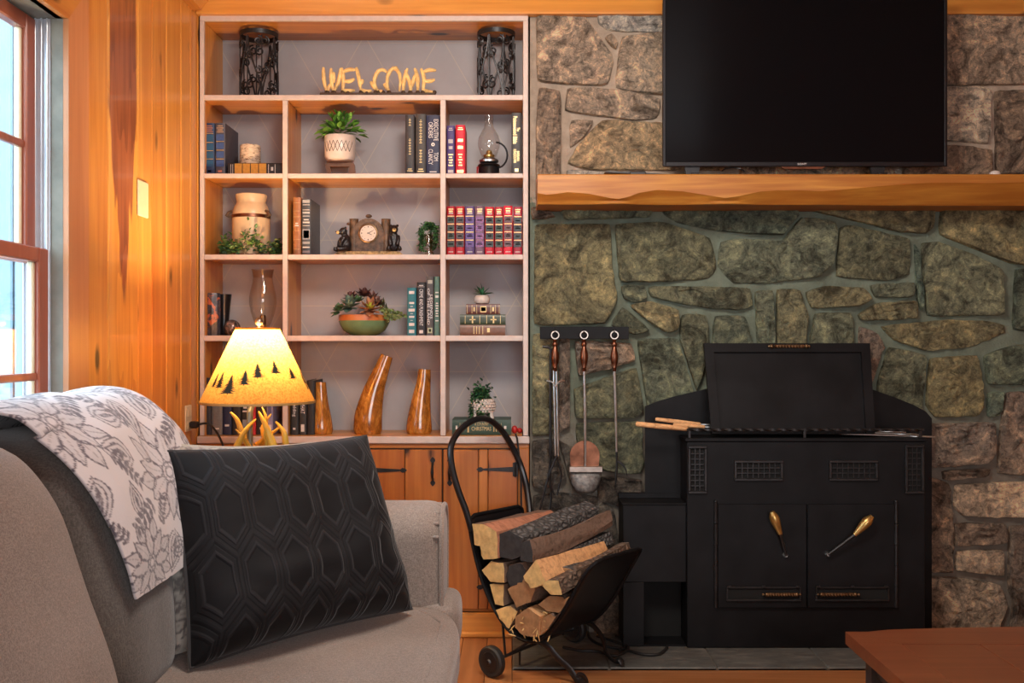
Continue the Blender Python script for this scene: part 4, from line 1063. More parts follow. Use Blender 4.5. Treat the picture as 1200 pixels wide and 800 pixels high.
gr_ = thing('greenery_wreath', 'artificial boxwood greenery ringed around the cream crock', 'greenery', (cx_, cy_, cz_))
foliage('leaves', gr_, it, .020, .013, [(.06,.15,.04),(.11,.22,.05),(.24,.33,.10),(.045,.11,.055)])
m = M()
for k in range(5):
    a0_ = 3.0+k*.85; m.tube([(cx_+.092*math.cos(a0_+t*.2)*1.05, cy_+.092*math.sin(a0_+t*.2), cz_+.006+.003*math.sin(3*t+k)) for t in range(5)], .0022, 6)
build('twig', m, MAT['walnut'], gr_)
# row 3 middle
standing('tan brown leather book with raised bands beside the black one', 343.3, 352.3, 231, 2, TANL, mat='leather', bands=[(.90,.905,GOLD),(.76,.765,GOLD),(.66,.665,GOLD),(.42,.425,GOLD),(.27,.275,GOLD),(.10,.105,GOLD)]+lines(.50,.58,2,PALE,.25))
standing('black leather book with silver bands and a white emblem', 353.6, 364, 233, 2, (.05,.052,.058), mat='leather', depth=.2, bands=[(.93,.985,(.35,.34,.34),.1),(.89,.90,PALE),(.80,.81,PALE),(.74,.77,(.4,.4,.4)),(.69,.70,PALE),(.62,.64,PALE,.22),(.57,.595,PALE,.12),(.52,.53,PALE),(.28,.46,(.30,.30,.33),.1),(.30,.44,(.03,.03,.035),.18),(.33,.42,(.62,.60,.64),.32),(.20,.24,(.3,.3,.3)),(.13,.15,PALE),(.04,.08,(.25,.22,.22))])
# bear clock
YC = 4.17; X_ = lambda p: PX(p, YC); Z_ = lambda p: PZ(p, YC)
bz = SZ[2]+.0005
ck = thing('mantel_clock', 'dark resin mantel clock with a bear sitting on either side', 'clock', (X_(433), YC, bz))
build('base', M().prism([(X_(394),bz),(X_(472),bz),(X_(472.5),bz+.008),(X_(469),bz+.019),(X_(398),bz+.019),(X_(394),bz+.008)], YC-.035, YC+.035), plain('mottled_gold_base',(.42,.26,.09),.5,0,var=.7,sc_=70), ck)
dk = plain('clock_resin',(.10,.055,.030),.5,.1,var=.7,sc_=45,bump=.5,bsc=90); MAT['resin'] = dk
zb_ = bz+.019
cxk, czk = X_(432.5), Z_(274)
arc = [(cxk+.066*math.cos(a), czk-.002+.066*math.sin(a)) for a in [math.pi*k/16 for k in range(17)]]
build('case', M().prism([(cxk+.070,zb_-.001)]+arc+[(cxk-.070,zb_-.001)], YC-.022, YC+.03), dk, ck)
for (px0, ty) in ((415, 256.5), (452.5, 256.5)):
    build('log_post', M().lathe([(.024,0),(.0205,.006),(.019,Z_(ty)-zb_-.004),(.0205,Z_(ty)-zb_),(.0,Z_(ty)-zb_+.001)], (X_(px0), YC-.004, zb_-.001), 14, cap=True), dk, ck)
m = M().ball((cxk, YC-.01, Z_(253.5)), (.014,.010,.008), 12, 8).ball((X_(409), YC-.01, Z_(262.5)), (.009,.006,.006), 10, 6)
build('knot', m, dk, ck)
tv_ = lambda c: (lambda p: Vector((c[0]+p[0], c[1]-p[2], c[2]+p[1])))
m = M().lathe([(.036,-.002),(.041,.004),(.041,.008),(.035,.010),(.034,.006)], (0,0,0), 36, cap=False).xf(tv_((cxk, YC-.022, czk)))
build('bezel', m, MAT['bronze'], ck)
m = M().lathe([(.0,.006),(.0345,.006),(.0345,.004)], (0,0,0), 36, cap=False).xf(tv_((cxk, YC-.022, czk)))
dl = build('dial', m, MAT['whiteceramic'], ck)
for k in range(12):
    a = 2*math.pi*k/12; c = Vector((cxk+.027*math.sin(a), YC-.0285, czk+.027*math.cos(a)))
    build('hour_mark', M().ball(c, (.0022,.0005,.0035) if k % 3 == 0 else (.0016,.0005,.0016), 6, 4), MAT['plastic'], dl)
for (a, L_) in ((2.0, .017), (1.1, .023)):
    d = Vector((math.sin(a), 0, math.cos(a))); c = Vector((cxk, YC-.0292, czk)); build('hand', M().tube([c-d*.004, c+d*L_], .0012, 5), MAT['plastic'], dl)
def bear(px, dx, dy, top):
    x = X_(px); y = YC-.024; z = bz+.019; h = Z_(top)-z; m = M(); f = Vector((dx, dy, 0)).normalized(); s_ = Vector((-f.y, f.x, 0))
    P = lambda a, b, c: Vector((x, y, z))+f*a+s_*b+Vector((0,0,c*h))
    R = Matrix((f, s_, Vector((0,0,1)))).transposed()
    m.ball(P(-.006,0,.26), (.024,.025,h*.29), 14, 10, R)           # haunches
    m.ball(P(-.003,0,.48), (.019,.021,h*.27), 14, 10, R)           # chest and shoulders
    m.ball(P(.006,0,.82), (.0175,.0175,h*.175), 14, 10, R)         # head
    m.ball(P(.022,0,.775), (.0115,.0095,h*.085), 12, 8, R)         # snout
    for e in (-1, 1):
        m.ball(P(.000, e*.0145, .965), (.005,.0065,h*.06), 8, 6, R)      # ears
        m.tube([P(.006, e*.017, .58), P(.018, e*.018, .40), P(.023, e*.013, .22)], [.0095,.0085,.0075], 8)
        m.tube([P(-.002, e*.020, .13), P(.018, e*.023, .09), P(.034, e*.022, .08)], [.012,.0105,.009], 8)
        m.ball(P(.037, e*.022, .11), (.006,.0085,h*.09), 8, 6, R)        # feet, soles forward
    o = build('bear', m, MAT['blackfur'], ck)
    md = o.modifiers.new('weld', 'REMESH'); md.mode = 'VOXEL'; md.voxel_size = .0026; md.use_smooth_shade = True
    sm = o.modifiers.new('soft', 'SMOOTH'); sm.iterations = 2
    build('muzzle', M().ball(P(.029,0,.775), (.0085,.0085,h*.07), 10, 7, R), MAT['antler'], o, label='tan muzzle')
    build('nose', M().ball(P(.0375,0,.80), (.0025,.004,.003), 8, 6, R), MAT['plastic'], o)
MAT['blackfur'] = plain('black_bear_resin', (.014,.012,.014), .35, 0, var=.5, sc_=70, bump=.4)
bear(405, -.9, -.45, 267); bear(462.5, .15, -1, 264)
# trailing plant
def trailing(root, start, n, spread, drop, L, Wd, cols, seed, front=-1):
    rnd = random.Random(seed); its = []; stems = M()
    for i in range(n):
        a = rnd.uniform(0, 2*math.pi); p = Vector(start)+Vector((math.cos(a)*.012, math.sin(a)*.012, 0)); q = [p.copy()]
        out = Vector((math.cos(a)*spread, math.sin(a)*spread*.7, 0)); dl_ = drop*rnd.uniform(.55, 1.0)
        for k in range(1, 15):
            t = k/14; z = .028*math.sin(min(1, t*2.2)*math.pi*.5)*(1-t) - dl_*max(0, t-.18)/.82
            q.append(Vector(start)+out*min(1, t*2.0)*rnd.uniform(.95,1.05)+Vector((0,0,z)))
        stems.tube(q, .0012, 4)
        for k in range(1, 15):
            for j in range(3):
                its.append(orient(q[k]+Vector((rnd.gauss(0,.003),rnd.gauss(0,.003),rnd.gauss(0,.004))), (rnd.gauss(0,1),rnd.gauss(-.3,1),rnd.gauss(.1,.7)), rnd.uniform(-1,1), rnd.uniform(.8,1.2)))
    foliage('leaves', root, its, L, Wd, cols); build('stems', stems, MAT['leaf'], root, color=(.05,.10,.03), kind='stuff')
tx, ty_ = PX(502.5,4.2), 4.2
tp = thing('trailing_plant', 'small dark green trailing plant in a slim glass vase beside the clock', 'plant', (tx, ty_, SZ[2]+.0005))
build('vase', M().lathe([(.018,0),(.020,.003),(.014,.03),(.016,.07),(.020,.098),(.018,.098),(.013,.06)], (tx,ty_,SZ[2]+.0005), 20, cap=False), MAT['smokeglass'], tp)
trailing(tp, (tx, ty_, PZ(266,4.2)), 15, .036, .105, .014, .009, [(.04,.13,.04),(.07,.20,.06),(.025,.08,.03)], 3)
# row 3 right: eight red and purple volumes
cols8 = [RED,RED,(.10,.06,.17),(.16,.085,.13),(.48,.012,.03),(.40,.015,.03),(.62,.01,.035),(.33,.02,.045)]
pan = [(.035,.05,.04),(.05,.04,.05),(.11,.065,.24),(.22,.10,.26),(.03,.045,.05),(.03,.06,.05),(.14,.075,.085),(.035,.05,.06)]
nm = ['leftmost red volume with dark panels, against the left divider','second red volume from the left with dark and cream panels','deep violet volume third in the row of red ones','lilac volume fourth in the row of red ones','bright red volume with near-black panels right of the lilac one','red volume with green panels, third from the right end','brightest red volume with grey brown panels, second from the right end','dark red volume at the right end of the row']
ex_ = [(523.5,533.2),(533.9,544.2),(545,556),(556.8,567.4),(568.4,579),(579.8,589.6),(590.2,600.6),(601.6,612)]
for i, (a, b) in enumerate(ex_):
    bd = []
    for k in range(4):
        f0 = .165+.163*k; bd.append((f0, f0+.125, pan[i], .06)); bd.append((f0+.135, f0+.150, GOLD if i not in (3,) else (.30,.16,.26), .08))
        bd.append((f0+.05, f0+.07, PALE, .2+.05*((i+k) % 3)))
        if (i+k) % 2: bd.append((f0+.085, f0+.10, PALE, .28))
    bd += [(.06,.075,PALE,.2),(.93,.95,GOLD,.2),(.88,.91,GOLD,.25),(.845,.865,PALE,.22)]
    standing(nm[i], a, b, 241.5+(.7 if i in (4,5,7) else 0)+(i == 6)*-.6, 2, cols8[i], bands=bd, group='red and purple volumes on the third shelf', round_=.006)
# row 4 left
zz = SZ[3]+.0005
n_ = N('painted_block'); co = n_.coord(); a_ = n_.noise(co, 28, 4, .6, 1.0); b_ = n_.noise(n_.mapping(co,(1,1,1),(0,0,0),(3,1,2)), 16, 5, .65, 1.5)
c_ = n_.ramp(a_, [(.38,(.02,.022,.03)),(.55,(.05,.06,.09)),(.68,(.12,.10,.10))]); c_ = n_.mix(n_.ramp(b_,[(.55,(0,0,0)),(.60,(1,1,1))]), c_, (.50,.13,.06))
n_.set(c_, .35, 0); MAT['painted'] = n_.m
pb = thing('vase', 'tall dark painted vase with orange floral figures at the left end', 'vase', (PX(250.5,4.13), 4.13, zz))
build('body', M().lathe([(.026,0),(.028,.004),(.0285,.17),(.027,PZ(343.5,4.13)-zz),(.022,PZ(343.5,4.13)-zz+.001),(.020,PZ(343.5,4.13)-zz-.01),(.0,.05)], (PX(250.5,4.13),4.13,zz), 8, cap=False), MAT['painted'], pb)
hv = PZ(344.5,4.22)-zz
v2 = thing('vase', 'dark flared vase half hidden behind the painted one', 'vase', (PX(262.5,4.24), 4.24, zz))
build('body', M().lathe([(.020,0),(.022,.004),(.020,.05),(.026,.12),(.031,hv-.01),(.032,hv),(.028,hv),(.022,.12),(.0,.06)], (PX(262.5,4.24),4.24,zz), 24, cap=False), MAT['blacksatin'], v2)
n_ = N('mottled_glass_ball'); co = n_.coord(); a_ = n_.noise(co, 26, 5, .65, 2)
n_.set(n_.ramp(a_, [(.35,(.035,.03,.035)),(.52,(.13,.10,.09)),(.62,(.30,.20,.18)),(.72,(.10,.12,.15))]), .18, .2); MAT['ballglass'] = n_.m
rb = .0345
o = tag(build('decorative_ball', M().ball((PX(272,4.14),4.14,zz+rb-.002), (rb,rb,rb), 24, 16).lathe([(.016,0),(.016,.006)], (PX(272,4.14),4.14,zz), 18), MAT['ballglass'], origin=(PX(272,4.14),4.14,zz)), 'mottled dark glass ball between the painted vase and the hurricane glass', 'ornament')
# hurricane lamp (partly behind the shade of the table lamp)
hx, hyy = PX(308,4.18), 4.18; hz = zz
hl = thing('hurricane_lamp', 'smoky glass hurricane chimney on a brass burner above the lampshade', 'lamp', (hx, hyy, hz))
Hh = lambda y: PZ(y,4.18)-hz
build('base', M().lathe([(.040,0),(.041,.006),(.020,.014),(.012,.024),(.016,.034),(.016,.046)], (hx,hyy,hz), 24), MAT['brass'], hl)
build('burner', M().lathe([(.012,.044),(.014,.050),(.013,Hh(370)-.004),(.010,Hh(369))], (hx,hyy,hz), 18), MAT['bronze'], hl)
build('chimney', M().lathe([(.028,.036),(.030,.046),(.036,Hh(378)),(.050,Hh(366)),(.0575,Hh(355)),(.0565,Hh(347)),(.050,Hh(339)),(.043,Hh(331)),(.0405,Hh(325)),(.044,Hh(319)),(.0475,Hh(315.5)),(.045,Hh(316.5)),(.039,Hh(325))], (hx,hyy,hz), 40, cap=False), MAT['smokeglass'], hl)
# row 4 middle: succulent bowl
bx, by = PX(427,4.17), 4.17
sb_ = thing('succulent_bowl', 'green and terracotta bowl filled with mixed succulents', 'planter', (bx, by, zz))
bh = PZ(369,4.17)-zz
bw = build('bowl', M().lathe([(.046,0),(.062,.005),(.088,.022),(.102,.045),(.108,bh-.026),(.107,bh-.024)], (bx,by,zz), 44, cap=False).lathe([(.0,.001),(.046,0)], (bx,by,zz), 44, cap=False), plain('green_glaze',(.14,.24,.12),.25,0,var=.12,sc_=20), sb_)
build('rim', M().lathe([(.1075,bh-.0245),(.1085,bh-.010),(.107,bh-.001),(.104,bh),(.101,bh-.004),(.098,bh-.012),(.0,bh-.012)], (bx,by,zz), 44, cap=False), plain('terracotta_rim',(.50,.16,.045),.35,0,var=.15,sc_=30), bw)
def rosette(c, r, nl, cin, cout, up=.5, nrm=(0,-.5,.8), wd=.62, name='rosette'):
    nrm = Vector(nrm).normalized(); u = nrm.orthogonal().normalized(); v = nrm.cross(u)
    pr = leaf_mesh('p', 1, wd, .35, -.22); its = []
    for ring, (k, s_, tilt) in enumerate(((nl, 1.0, .25), (nl, .82, .6), (max(4,nl-3), .6, 1.0), (4, .42, 1.4))):
        for i in range(k):
            a = 2*math.pi*(i+.5*ring)/k; d = (u*math.cos(a)+v*math.sin(a))*math.cos(tilt)+nrm*math.sin(tilt)*up*1.6
            its.append((ring, orient(Vector(c), d, 0, r*1.25*s_)))
    m1, m2 = M(), M()
    for ring, M4 in its: (m1 if ring < 2 else m2).add([M4 @ p for p in pr.v], pr.f)
    o = build(name, m1, MAT['leaf'], sb_, smooth=60, color=cout, recalc=False); build('inner_leaves', m2, MAT['leaf'], o, smooth=60, color=cin, recalc=False)
sz_ = lambda px, py, dy=0: (PX(px, 4.17+dy), 4.17+dy, PZ(py, 4.17+dy))
rosette(sz_(434,363,-.08), .046, 9, (.42,.42,.05), (.40,.17,.08), .55, (.05,-.8,.6))
rosette(sz_(410,360,-.075), .046, 9, (.24,.32,.20), (.09,.15,.11), .6, (-.2,-.75,.6))
rosette(sz_(397,365,-.05), .034, 8, (.16,.24,.06), (.07,.14,.05), .6, (-.75,-.5,.5))
rosette(sz_(411,350,.0), .032, 7, (.10,.035,.03), (.07,.02,.022), .7, (-.2,-.5,.8))
rosette(sz_(427,347,.02), .036, 8, (.14,.05,.035), (.085,.028,.025), .7, (.1,-.5,.8))
rosette(sz_(437,350,.0), .030, 8, (.20,.10,.06), (.15,.06,.05), .7, (.2,-.6,.7))
rosette(sz_(442,356,-.04), .030, 8, (.30,.16,.10), (.16,.07,.05), .6, (.3,-.6,.6))
rosette(sz_(419,354,-.03), .030, 7, (.13,.24,.07), (.07,.14,.05), .9, (0,-.4,.9))
its = [orient(Vector(sz_(448+random.gauss(0,2.5),361,-.02))+Vector((0,random.gauss(0,.02),-.02)), (random.gauss(0,.25),random.gauss(-.1,.2),1), random.uniform(-1,1), random.uniform(.8,1.3)) for i in range(9)]
build('spiky_leaves', leafcloud(its, .055, .014, fold=.5, curl=.1), MAT['leaf'], sb_, smooth=60, color=(.06,.07,.025), recalc=False)
its = []
for k in range(5):
    for t in range(9):
        c = Vector(sz_(447+k*2.6+t*(1.0+.25*k), 361+k*.6+t*(1.9-.25*k), -.07+.012*k))
        for j in range(5): its.append(orient(c, (random.gauss(.3,.8), random.gauss(-.6,.6), random.gauss(.2,.6)), random.uniform(-1,1), random.uniform(.8,1.2)))
foliage('donkey_tail', sb_, its, .016, .011, [(.30,.36,.13),(.22,.30,.10),(.36,.36,.16)])
# row 4 middle books
standing('teal cloth book with silver spine print, shortest of four', 477.2, 487.6, 337, 3, TEAL, bands=[(.87,.93,PALE,.2)]+[(.66,.70,PALE,.22),(.60,.615,PALE,.35),(.50,.56,PALE,.15),(.45,.46,PALE,.35),(.37,.41,PALE,.2),(.31,.32,PALE,.35),(.20,.26,PALE,.2),(.05,.12,PALE,.2)], group='upright books beside the succulent bowl')
standing('black book with white capitals beside the teal one', 488.6, 498.6, 330.5, 3, (.012,.012,.016), bands=[(.93,.945,PALE,.25),(.91,.915,PALE,.1),(.04,.10,PALE,.28)], titles=[('CRIME AND PUNISHMENT', .87, .18, .5, .42, 'whiteink')], group='upright books beside the succulent bowl')
standing('charcoal book with two-line title, third of four', 499.6, 508.2, 324, 3, (.06,.055,.058), bands=[(.04,.13,(.42,.45,.30),.2),(.06,.11,(.05,.05,.05),.35),(.88,.94,(.35,.34,.28),.18)], titles=[('LEGENDS\nOF THE LAND', .80, .18, .5, .72, 'whiteink')], group='upright books beside the succulent bowl')
standing('muted green book against the divider, rightmost of four', 508.9, 515.2, 324, 3, (.07,.15,.12), bands=[(.72,.74,PALE,.2),(.64,.68,PALE,.2),(.24,.26,PALE,.2)]+lines(.32,.58,6,PALE,.22), group='upright books beside the succulent bowl')
# row 4 right: three stacked books with a tiny succulent
b0 = zz; b1 = kz(380.4); b2 = kz(368.2); b3 = kz(356)
book('brown marbled book at the bottom of the stack of three', kx(539), kx(592), b0, b1-.0005, YK, .15, (.16,.075,.045), lie=True, mat='leather', group='stacked antique books', bands=[(.30,.315,GOLD,.15),(.36,.375,GOLD,.15),(.42,.435,GOLD,.15),(.50,.51,GOLD,.12),(.60,.66,GOLD,.3)])
book('dark green gilt book in the middle of the stack of three', kx(539), kx(592.5), b1, b2-.0005, YK, .15, (.04,.055,.03), lie=True, mat='leather', group='stacked antique books', bands=[(.11,.12,GOLD,.1),(.43,.44,GOLD,.1),(.58,.59,GOLD,.1),(.88,.89,GOLD,.1),(.26,.29,GOLD,.15),(.21,.34,GOLD,.45),(.72,.75,GOLD,.15),(.67,.80,GOLD,.45)])
book('dark red gilt book on top of the stack of three', kx(546), kx(586), b2, b3-.0005, YK+.005, .13, (.11,.035,.028), lie=True, mat='leather', group='stacked antique books', bands=[(.03,.04,GOLD,.08),(.17,.18,GOLD,.08),(.31,.32,GOLD,.08),(.22,.26,GOLD,.3),(.72,.73,GOLD,.08),(.86,.87,GOLD,.08),(.77,.82,GOLD,.3),(.97,.98,GOLD,.08),(.42,.60,GOLD,.2),(.44,.58,(.11,.035,.028),.3),(.48,.54,GOLD,.35)])
sx_, sy_ = PX(565,4.16), 4.16; szz = b3+.0003
ts = thing('tiny_succulent', 'tiny spiky succulent in a white pebble pot on stacked books', 'plant', (sx_, sy_, szz))
build('pot', M().lathe([(.020,0),(.029,.005),(.034,.016),(.033,.028),(.026,.037),(.020,.039),(.018,.034),(.0,.034)], (sx_,sy_,szz), 28, cap=True), MAT['whiteceramic'], ts)
for i in range(16):
    a = 2*math.pi*i/16+random.uniform(-.2,.2); el = random.uniform(.25,1.35)
    d = (math.cos(a)*math.cos(el), math.sin(a)*math.cos(el), math.sin(el))
    M4 = orient(Vector((0,0,.037)), d, 0, random.uniform(.8,1.15))
    if i == 0: lf2 = build('leaf', leaf_mesh('l', .056, .013, .5, .15), MAT['leaf'], None, smooth=60); lf2.parent = ts; lf2.matrix_local = M4; o = lf2
    else: o = inst(lf2, ts, M4)
    g = random.uniform(.7,1.3); o.color = (.04*g,.15*g,.065*g,1)
# row 5 left books behind the lamp
z5 = 4
standing('thick grey book with a cream title block, on the bottom shelf', 248, 260.3, 447, 4, (.15,.14,.14), bands=[(.72,.84,(.55,.45,.36),.12),(.70,.71,(.55,.45,.36),.1),(.10,.13,PALE,.3)], group='bottom shelf books behind the lamp')
standing('navy book with pale rules beside the thick grey one', 261, 271, 448, 4, NAVY, bands=[(.78,.82,PALE,.3),(.58,.61,PALE,.25),(.16,.20,PALE,.25)], titles=[('A I A', .88, .70, .5, .45, 'whiteink')], group='bottom shelf books behind the lamp')
standing('black book with a short white word beside the navy one', 272, 281.6, 446, 4, (.025,.022,.024), bands=[(.86,.93,PALE,.3),(.72,.80,PALE,.3)], group='bottom shelf books behind the lamp')
standing('black book with large white capitals left of the red one', 282.3, 292.2, 446, 4, (.02,.02,.02), bands=[(.05,.28,(.25,.25,.26),.2)]+lines(.42,.95,8,PALE,.2), group='bottom shelf books behind the lamp')
standing('scarlet book with white letters behind the lamp pole', 293, 299.4, 448, 4, (.50,.02,.025), bands=lines(.5,.9,4,PALE,.3), group='bottom shelf books behind the lamp')
standing('plain dark brown book right of the lamp pole', 300.2, 311.4, 446, 4, (.035,.025,.022), bands=[(.10,.14,PALE,.35)], group='bottom shelf books behind the lamp')
standing('lavender grey book, last before the left divider', 312.2, 319.6, 450, 4, (.26,.24,.36), bands=[(.86,.94,NAVY,.12),(.40,.8,(.12,.10,.20),.25),(.10,.2,PALE,.2)], group='bottom shelf books behind the lamp')
standing('dark book against the left side panel, its top above the lampshade', 240.2, 247.3, 442.5, 4, (.02,.02,.03), group='bottom shelf books behind the lamp', depth=.18)
standing('black book with a white cursive title right of the left divider', 340, 349.6, 450, 4, (.02,.02,.02), titles=[('Joy Fielding', .82, .36, .5, .5, 'whiteink')], bands=[(.10,.14,PALE,.35)], group='dark books left of the wooden gourds')
standing('black book with bold white capitals left of the wooden gourds', 350.4, 359, 448, 4, (.025,.025,.025), titles=[('DIE WHAT', .78, .40, .5, .55, 'whiteink')], bands=[(.06,.20,PALE,.28)], group='dark books left of the wooden gourds')
standing('plain black book with blank spine next to the shortest gourd', 359.8, 368.5, 445.5, 4, (.014,.014,.016), group='dark books left of the wooden gourds', depth=.18)
# wooden gourds
def gourd(label, path, radii, Y=4.15):
    pts = [Vector(W(x, y, Y)) for x, y in path]; pts[0].z = SZ[4]+.0005
    z0 = pts[0].z
    m = M(); N_ = 22; P = []; R = []
    for i in range(N_+1):       # smooth interpolation (Catmull-Rom)
        t = i/N_*(len(pts)-1); k = min(int(t), len(pts)-2); f = t-k
        g = lambda A, j: A[max(0, min(len(A)-1, j))]
        def cr(A): 
            a, b, c, d = g(A,k-1), g(A,k), g(A,k+1), g(A,k+2)
            return .5*((2*b)+(c-a)*f+(2*a-5*b+4*c-d)*f*f+(3*b-a-3*c+d)*f*f*f)
        P.append(cr(pts)); R.append(max(.004, cr(radii)*Y/F))
    seg = 24; vs = []
    for i, (p, r_) in enumerate(zip(P, R)):
        t = (P[min(i+1,N_)]-P[max(i-1,0)]).normalized()
        if i == 0: t = Vector((0,0,1))
        u = Vector((0,1,0)); s_ = t.cross(u).normalized(); 
        for k in range(seg):
            a = 2*math.pi*k/seg; vs.append(p+(s_*math.cos(a)+u*math.sin(a)*.85)*r_)
    fs = [(i*seg+k, i*seg+(k+1) % seg, (i+1)*seg+(k+1) % seg, (i+1)*seg+k) for i in range(N_) for k in range(seg)]
    fs += [tuple(range(seg-1,-1,-1)), tuple(N_*seg+k for k in range(seg))]
    m.add(vs, fs)
    tag(build('gourd', m, MAT['amber'], origin=(pts[0].x, Y, z0), smooth=50), label, 'ornament', 'polished amber wood gourds')
gourd('shortest amber wood gourd, partly hidden by the lampshade', [(376,508.5),(376,503),(376,490),(376,470),(375.5,456),(375.5,447.5)], [13.0,14.2,12.5,8.6,7.4,6.6])
gourd('tallest amber wood gourd, leaning to the right', [(431,508.5),(431,502),(432,485),(438,458),(446,436),(453.5,416.5)], [15,16.8,16.2,12.5,9.4,7.2])
gourd('upright amber wood gourd nearest the right divider', [(491,508.5),(491,503),(491.5,487),(494,464),(496.5,447),(497.5,432.5)], [13.5,15.2,13.6,10.5,8.4,7.2])
# row 5 right
gb = book('large dark green book lying flat under the hedgehog-like footed planter', kx(530), kx(599), SZ[4]+.0005, kz(491.5), 4.09, .17, (.028,.062,.045), lie=True, bands=[(.06,.09,PALE,.38),(.13,.135,GOLD,.2),(.17,.175,GOLD,.2),(.26,.285,GOLD,.18),(.70,.715,GOLD,.22),(.74,.755,GOLD,.22),(.78,.79,GOLD,.22),(.83,.835,GOLD,.2),(.88,.92,PALE,.40)], titles=[('CHRISTMAS', .33, .66, .42, .26, 'gilt'), ('A COUNTRY', .38, .62, .72, .2, 'gilt')])
gb['label'] = 'large dark green book lying flat under the white footed planter'
fx, fy = PX(566,4.16), 4.16; fz = kz(491.5)+.0008
fpn = thing('footed_planter', 'white textured planter on four legs with trailing greenery', 'planter', (fx, fy, fz))
m = M().lathe([(.0,.018),(.022,.018),(.036,.026),(.044,.044),(.045,.060),(.041,.076),(.036,.084),(.032,.082),(.0,.074)], (fx,fy,fz), 32, cap=False)
m.xf(lambda p: (fx+(p[0]-fx)*1.12, p[1], p[2]))
bd_ = build('body', m, MAT['whiteceramic'], fpn)
m = M()
for r_ in range(5):
    for k in range(20):
        a = 2*math.pi*(k+.5*(r_ % 2))/20; zz_ = .030+r_*.011; rr = (.0385,.0435,.0455,.0445,.041)[r_]
        m.ball((fx+rr*1.12*math.cos(a), fy+rr*math.sin(a), fz+zz_), (.006,.006,.0055), 7, 5)
build('scale_texture', m, MAT['whiteceramic'], bd_, kind='stuff')
for (dx, dy) in ((-.028,-.020),(.032,-.018),(-.026,.02),(.030,.02)):
    build('leg', M().tube([(fx+dx,fy+dy,fz+.030),(fx+dx*1.15,fy+dy*1.1,fz+.012),(fx+dx*1.25,fy+dy*1.2,fz+.0)], [.010,.0075,.008], 10), MAT['whiteceramic'], fpn)
trailing(fpn, (fx-.012, fy-.01, fz+.105), 18, .040, .125, .014, .009, [(.025,.09,.03),(.05,.15,.045),(.015,.05,.025)], 5)
its = [orient(Vector((fx-.008+random.gauss(0,.017), fy+random.gauss(0,.014), fz+.088+abs(random.gauss(0,.026)))), (random.gauss(0,1),random.gauss(-.3,1),random.gauss(.3,.7)), random.uniform(-1,1), random.uniform(.8,1.3)) for i in range(260)]
foliage('crown_leaves', fpn, its, .018, .011, [(.03,.10,.04),(.05,.15,.055),(.018,.06,.03)])
m = M().ball((PX(603,4.15),4.15,SZ[4]+.018), (.013,.013,.017), 14, 10).ball((PX(609,4.17),4.17,SZ[4]+.012), (.012,.012,.0115), 12, 8)
tag(build('red_ornament', m, MAT['paint'], color=(.45,.02,.02), origin=(PX(604,4.15),4.15,SZ[4])), 'small red ornament squeezed beside the green lying book', 'ornament')
tag(build('hanging_cord', M().tube([W(604,508,4.03), W(606,513,4.027), W(608,530,4.02), W(610.5,560,4.02), W(611,600,4.02), W(610,690,4.02)], .0042, 6), MAT['rubber'], origin=W(606,510,4.03)), 'black cord hanging down the right end of the base cabinet', 'cord')
# row 1: lanterns and WELCOME sign
def lantern(label, cxp, ytop, r, Y=4.19):
    x = PX(cxp, Y); z0 = SZ[0]+.0005; h = PZ(ytop, Y)-z0
    lt = thing('candle_lantern', label, 'lantern', (x, Y, z0), 'wrought iron lanterns on the top shelf')
    def cp(a, z, rr=r): return Vector((x+rr*math.cos(a), Y+rr*math.sin(a), z0+z))
    build('base_ring', M().lathe([(r-.004,0),(r+.002,0),(r+.002,.010),(r-.004,.010)], (x,Y,z0), 36, cap=False).lathe([(0,.001),(r-.003,.001),(r-.003,.003),(0,.003)], (x,Y,z0), 36, cap=False), MAT['iron'], lt)
    build('top_band', M().lathe([(r-.003,h-.020),(r+.002,h-.020),(r+.003,h-.002),(r-.003,h),(r-.003,h-.020)], (x,Y,z0), 36, cap=False), MAT['iron'], lt)
    nc = 8
    for k in range(nc):
        a0_ = 2*math.pi*k/nc; m = M()
        w_ = math.pi/nc
        # long S bars with spirals at both ends, alternately mirrored
        sgn = 1 if k % 2 else -1
        q = [cp(a0_+sgn*w_*.9*math.sin((t/14-.5)*math.pi), .012+(h-.046)*t/14) for t in range(15)]
        m.tube(q, .0042, 5)
        for (zc2, rs, dr) in ((.20, .020, 1), (.40, .017, -1), (.62, .018, 1), (.82, .021, -1)):
            zc3 = h*zc2; q = []
            for t in range(15):
                ang = dr*(t/14*2*math.pi*1.35)+math.pi*.5; rad = rs*(1-.72*t/14)
                q.append(cp(a0_+sgn*dr*w_*.55+rad*math.cos(ang)/r, zc3+rad*math.sin(ang)))
            m.tube(q, .0038, 5)
        m.tube([cp(a0_+w_+.0, .008), cp(a0_+w_, h-.028)], .0028, 5)
        build('scrollwork', m, MAT['iron'], lt)
lantern('black scrollwork iron lantern at the left end of the top shelf', 303.5, 39, .0785)
lantern('black scrollwork iron lantern at the right end of the top shelf', 581.5, 38, .0785)
YG = 4.088
sg = thing('welcome_sign', 'carved antler sign spelling WELCOME on a dark strip base', 'sign', (PX(443,YG), YG, SZ[0]+.0005))
build('base_strip', M().box(PX(375.5,YG), PX(510.5,YG), YG-.020, YG+.020, SZ[0]+.0005, SZ[0]+.012, .003), MAT['antlerdark'], sg)
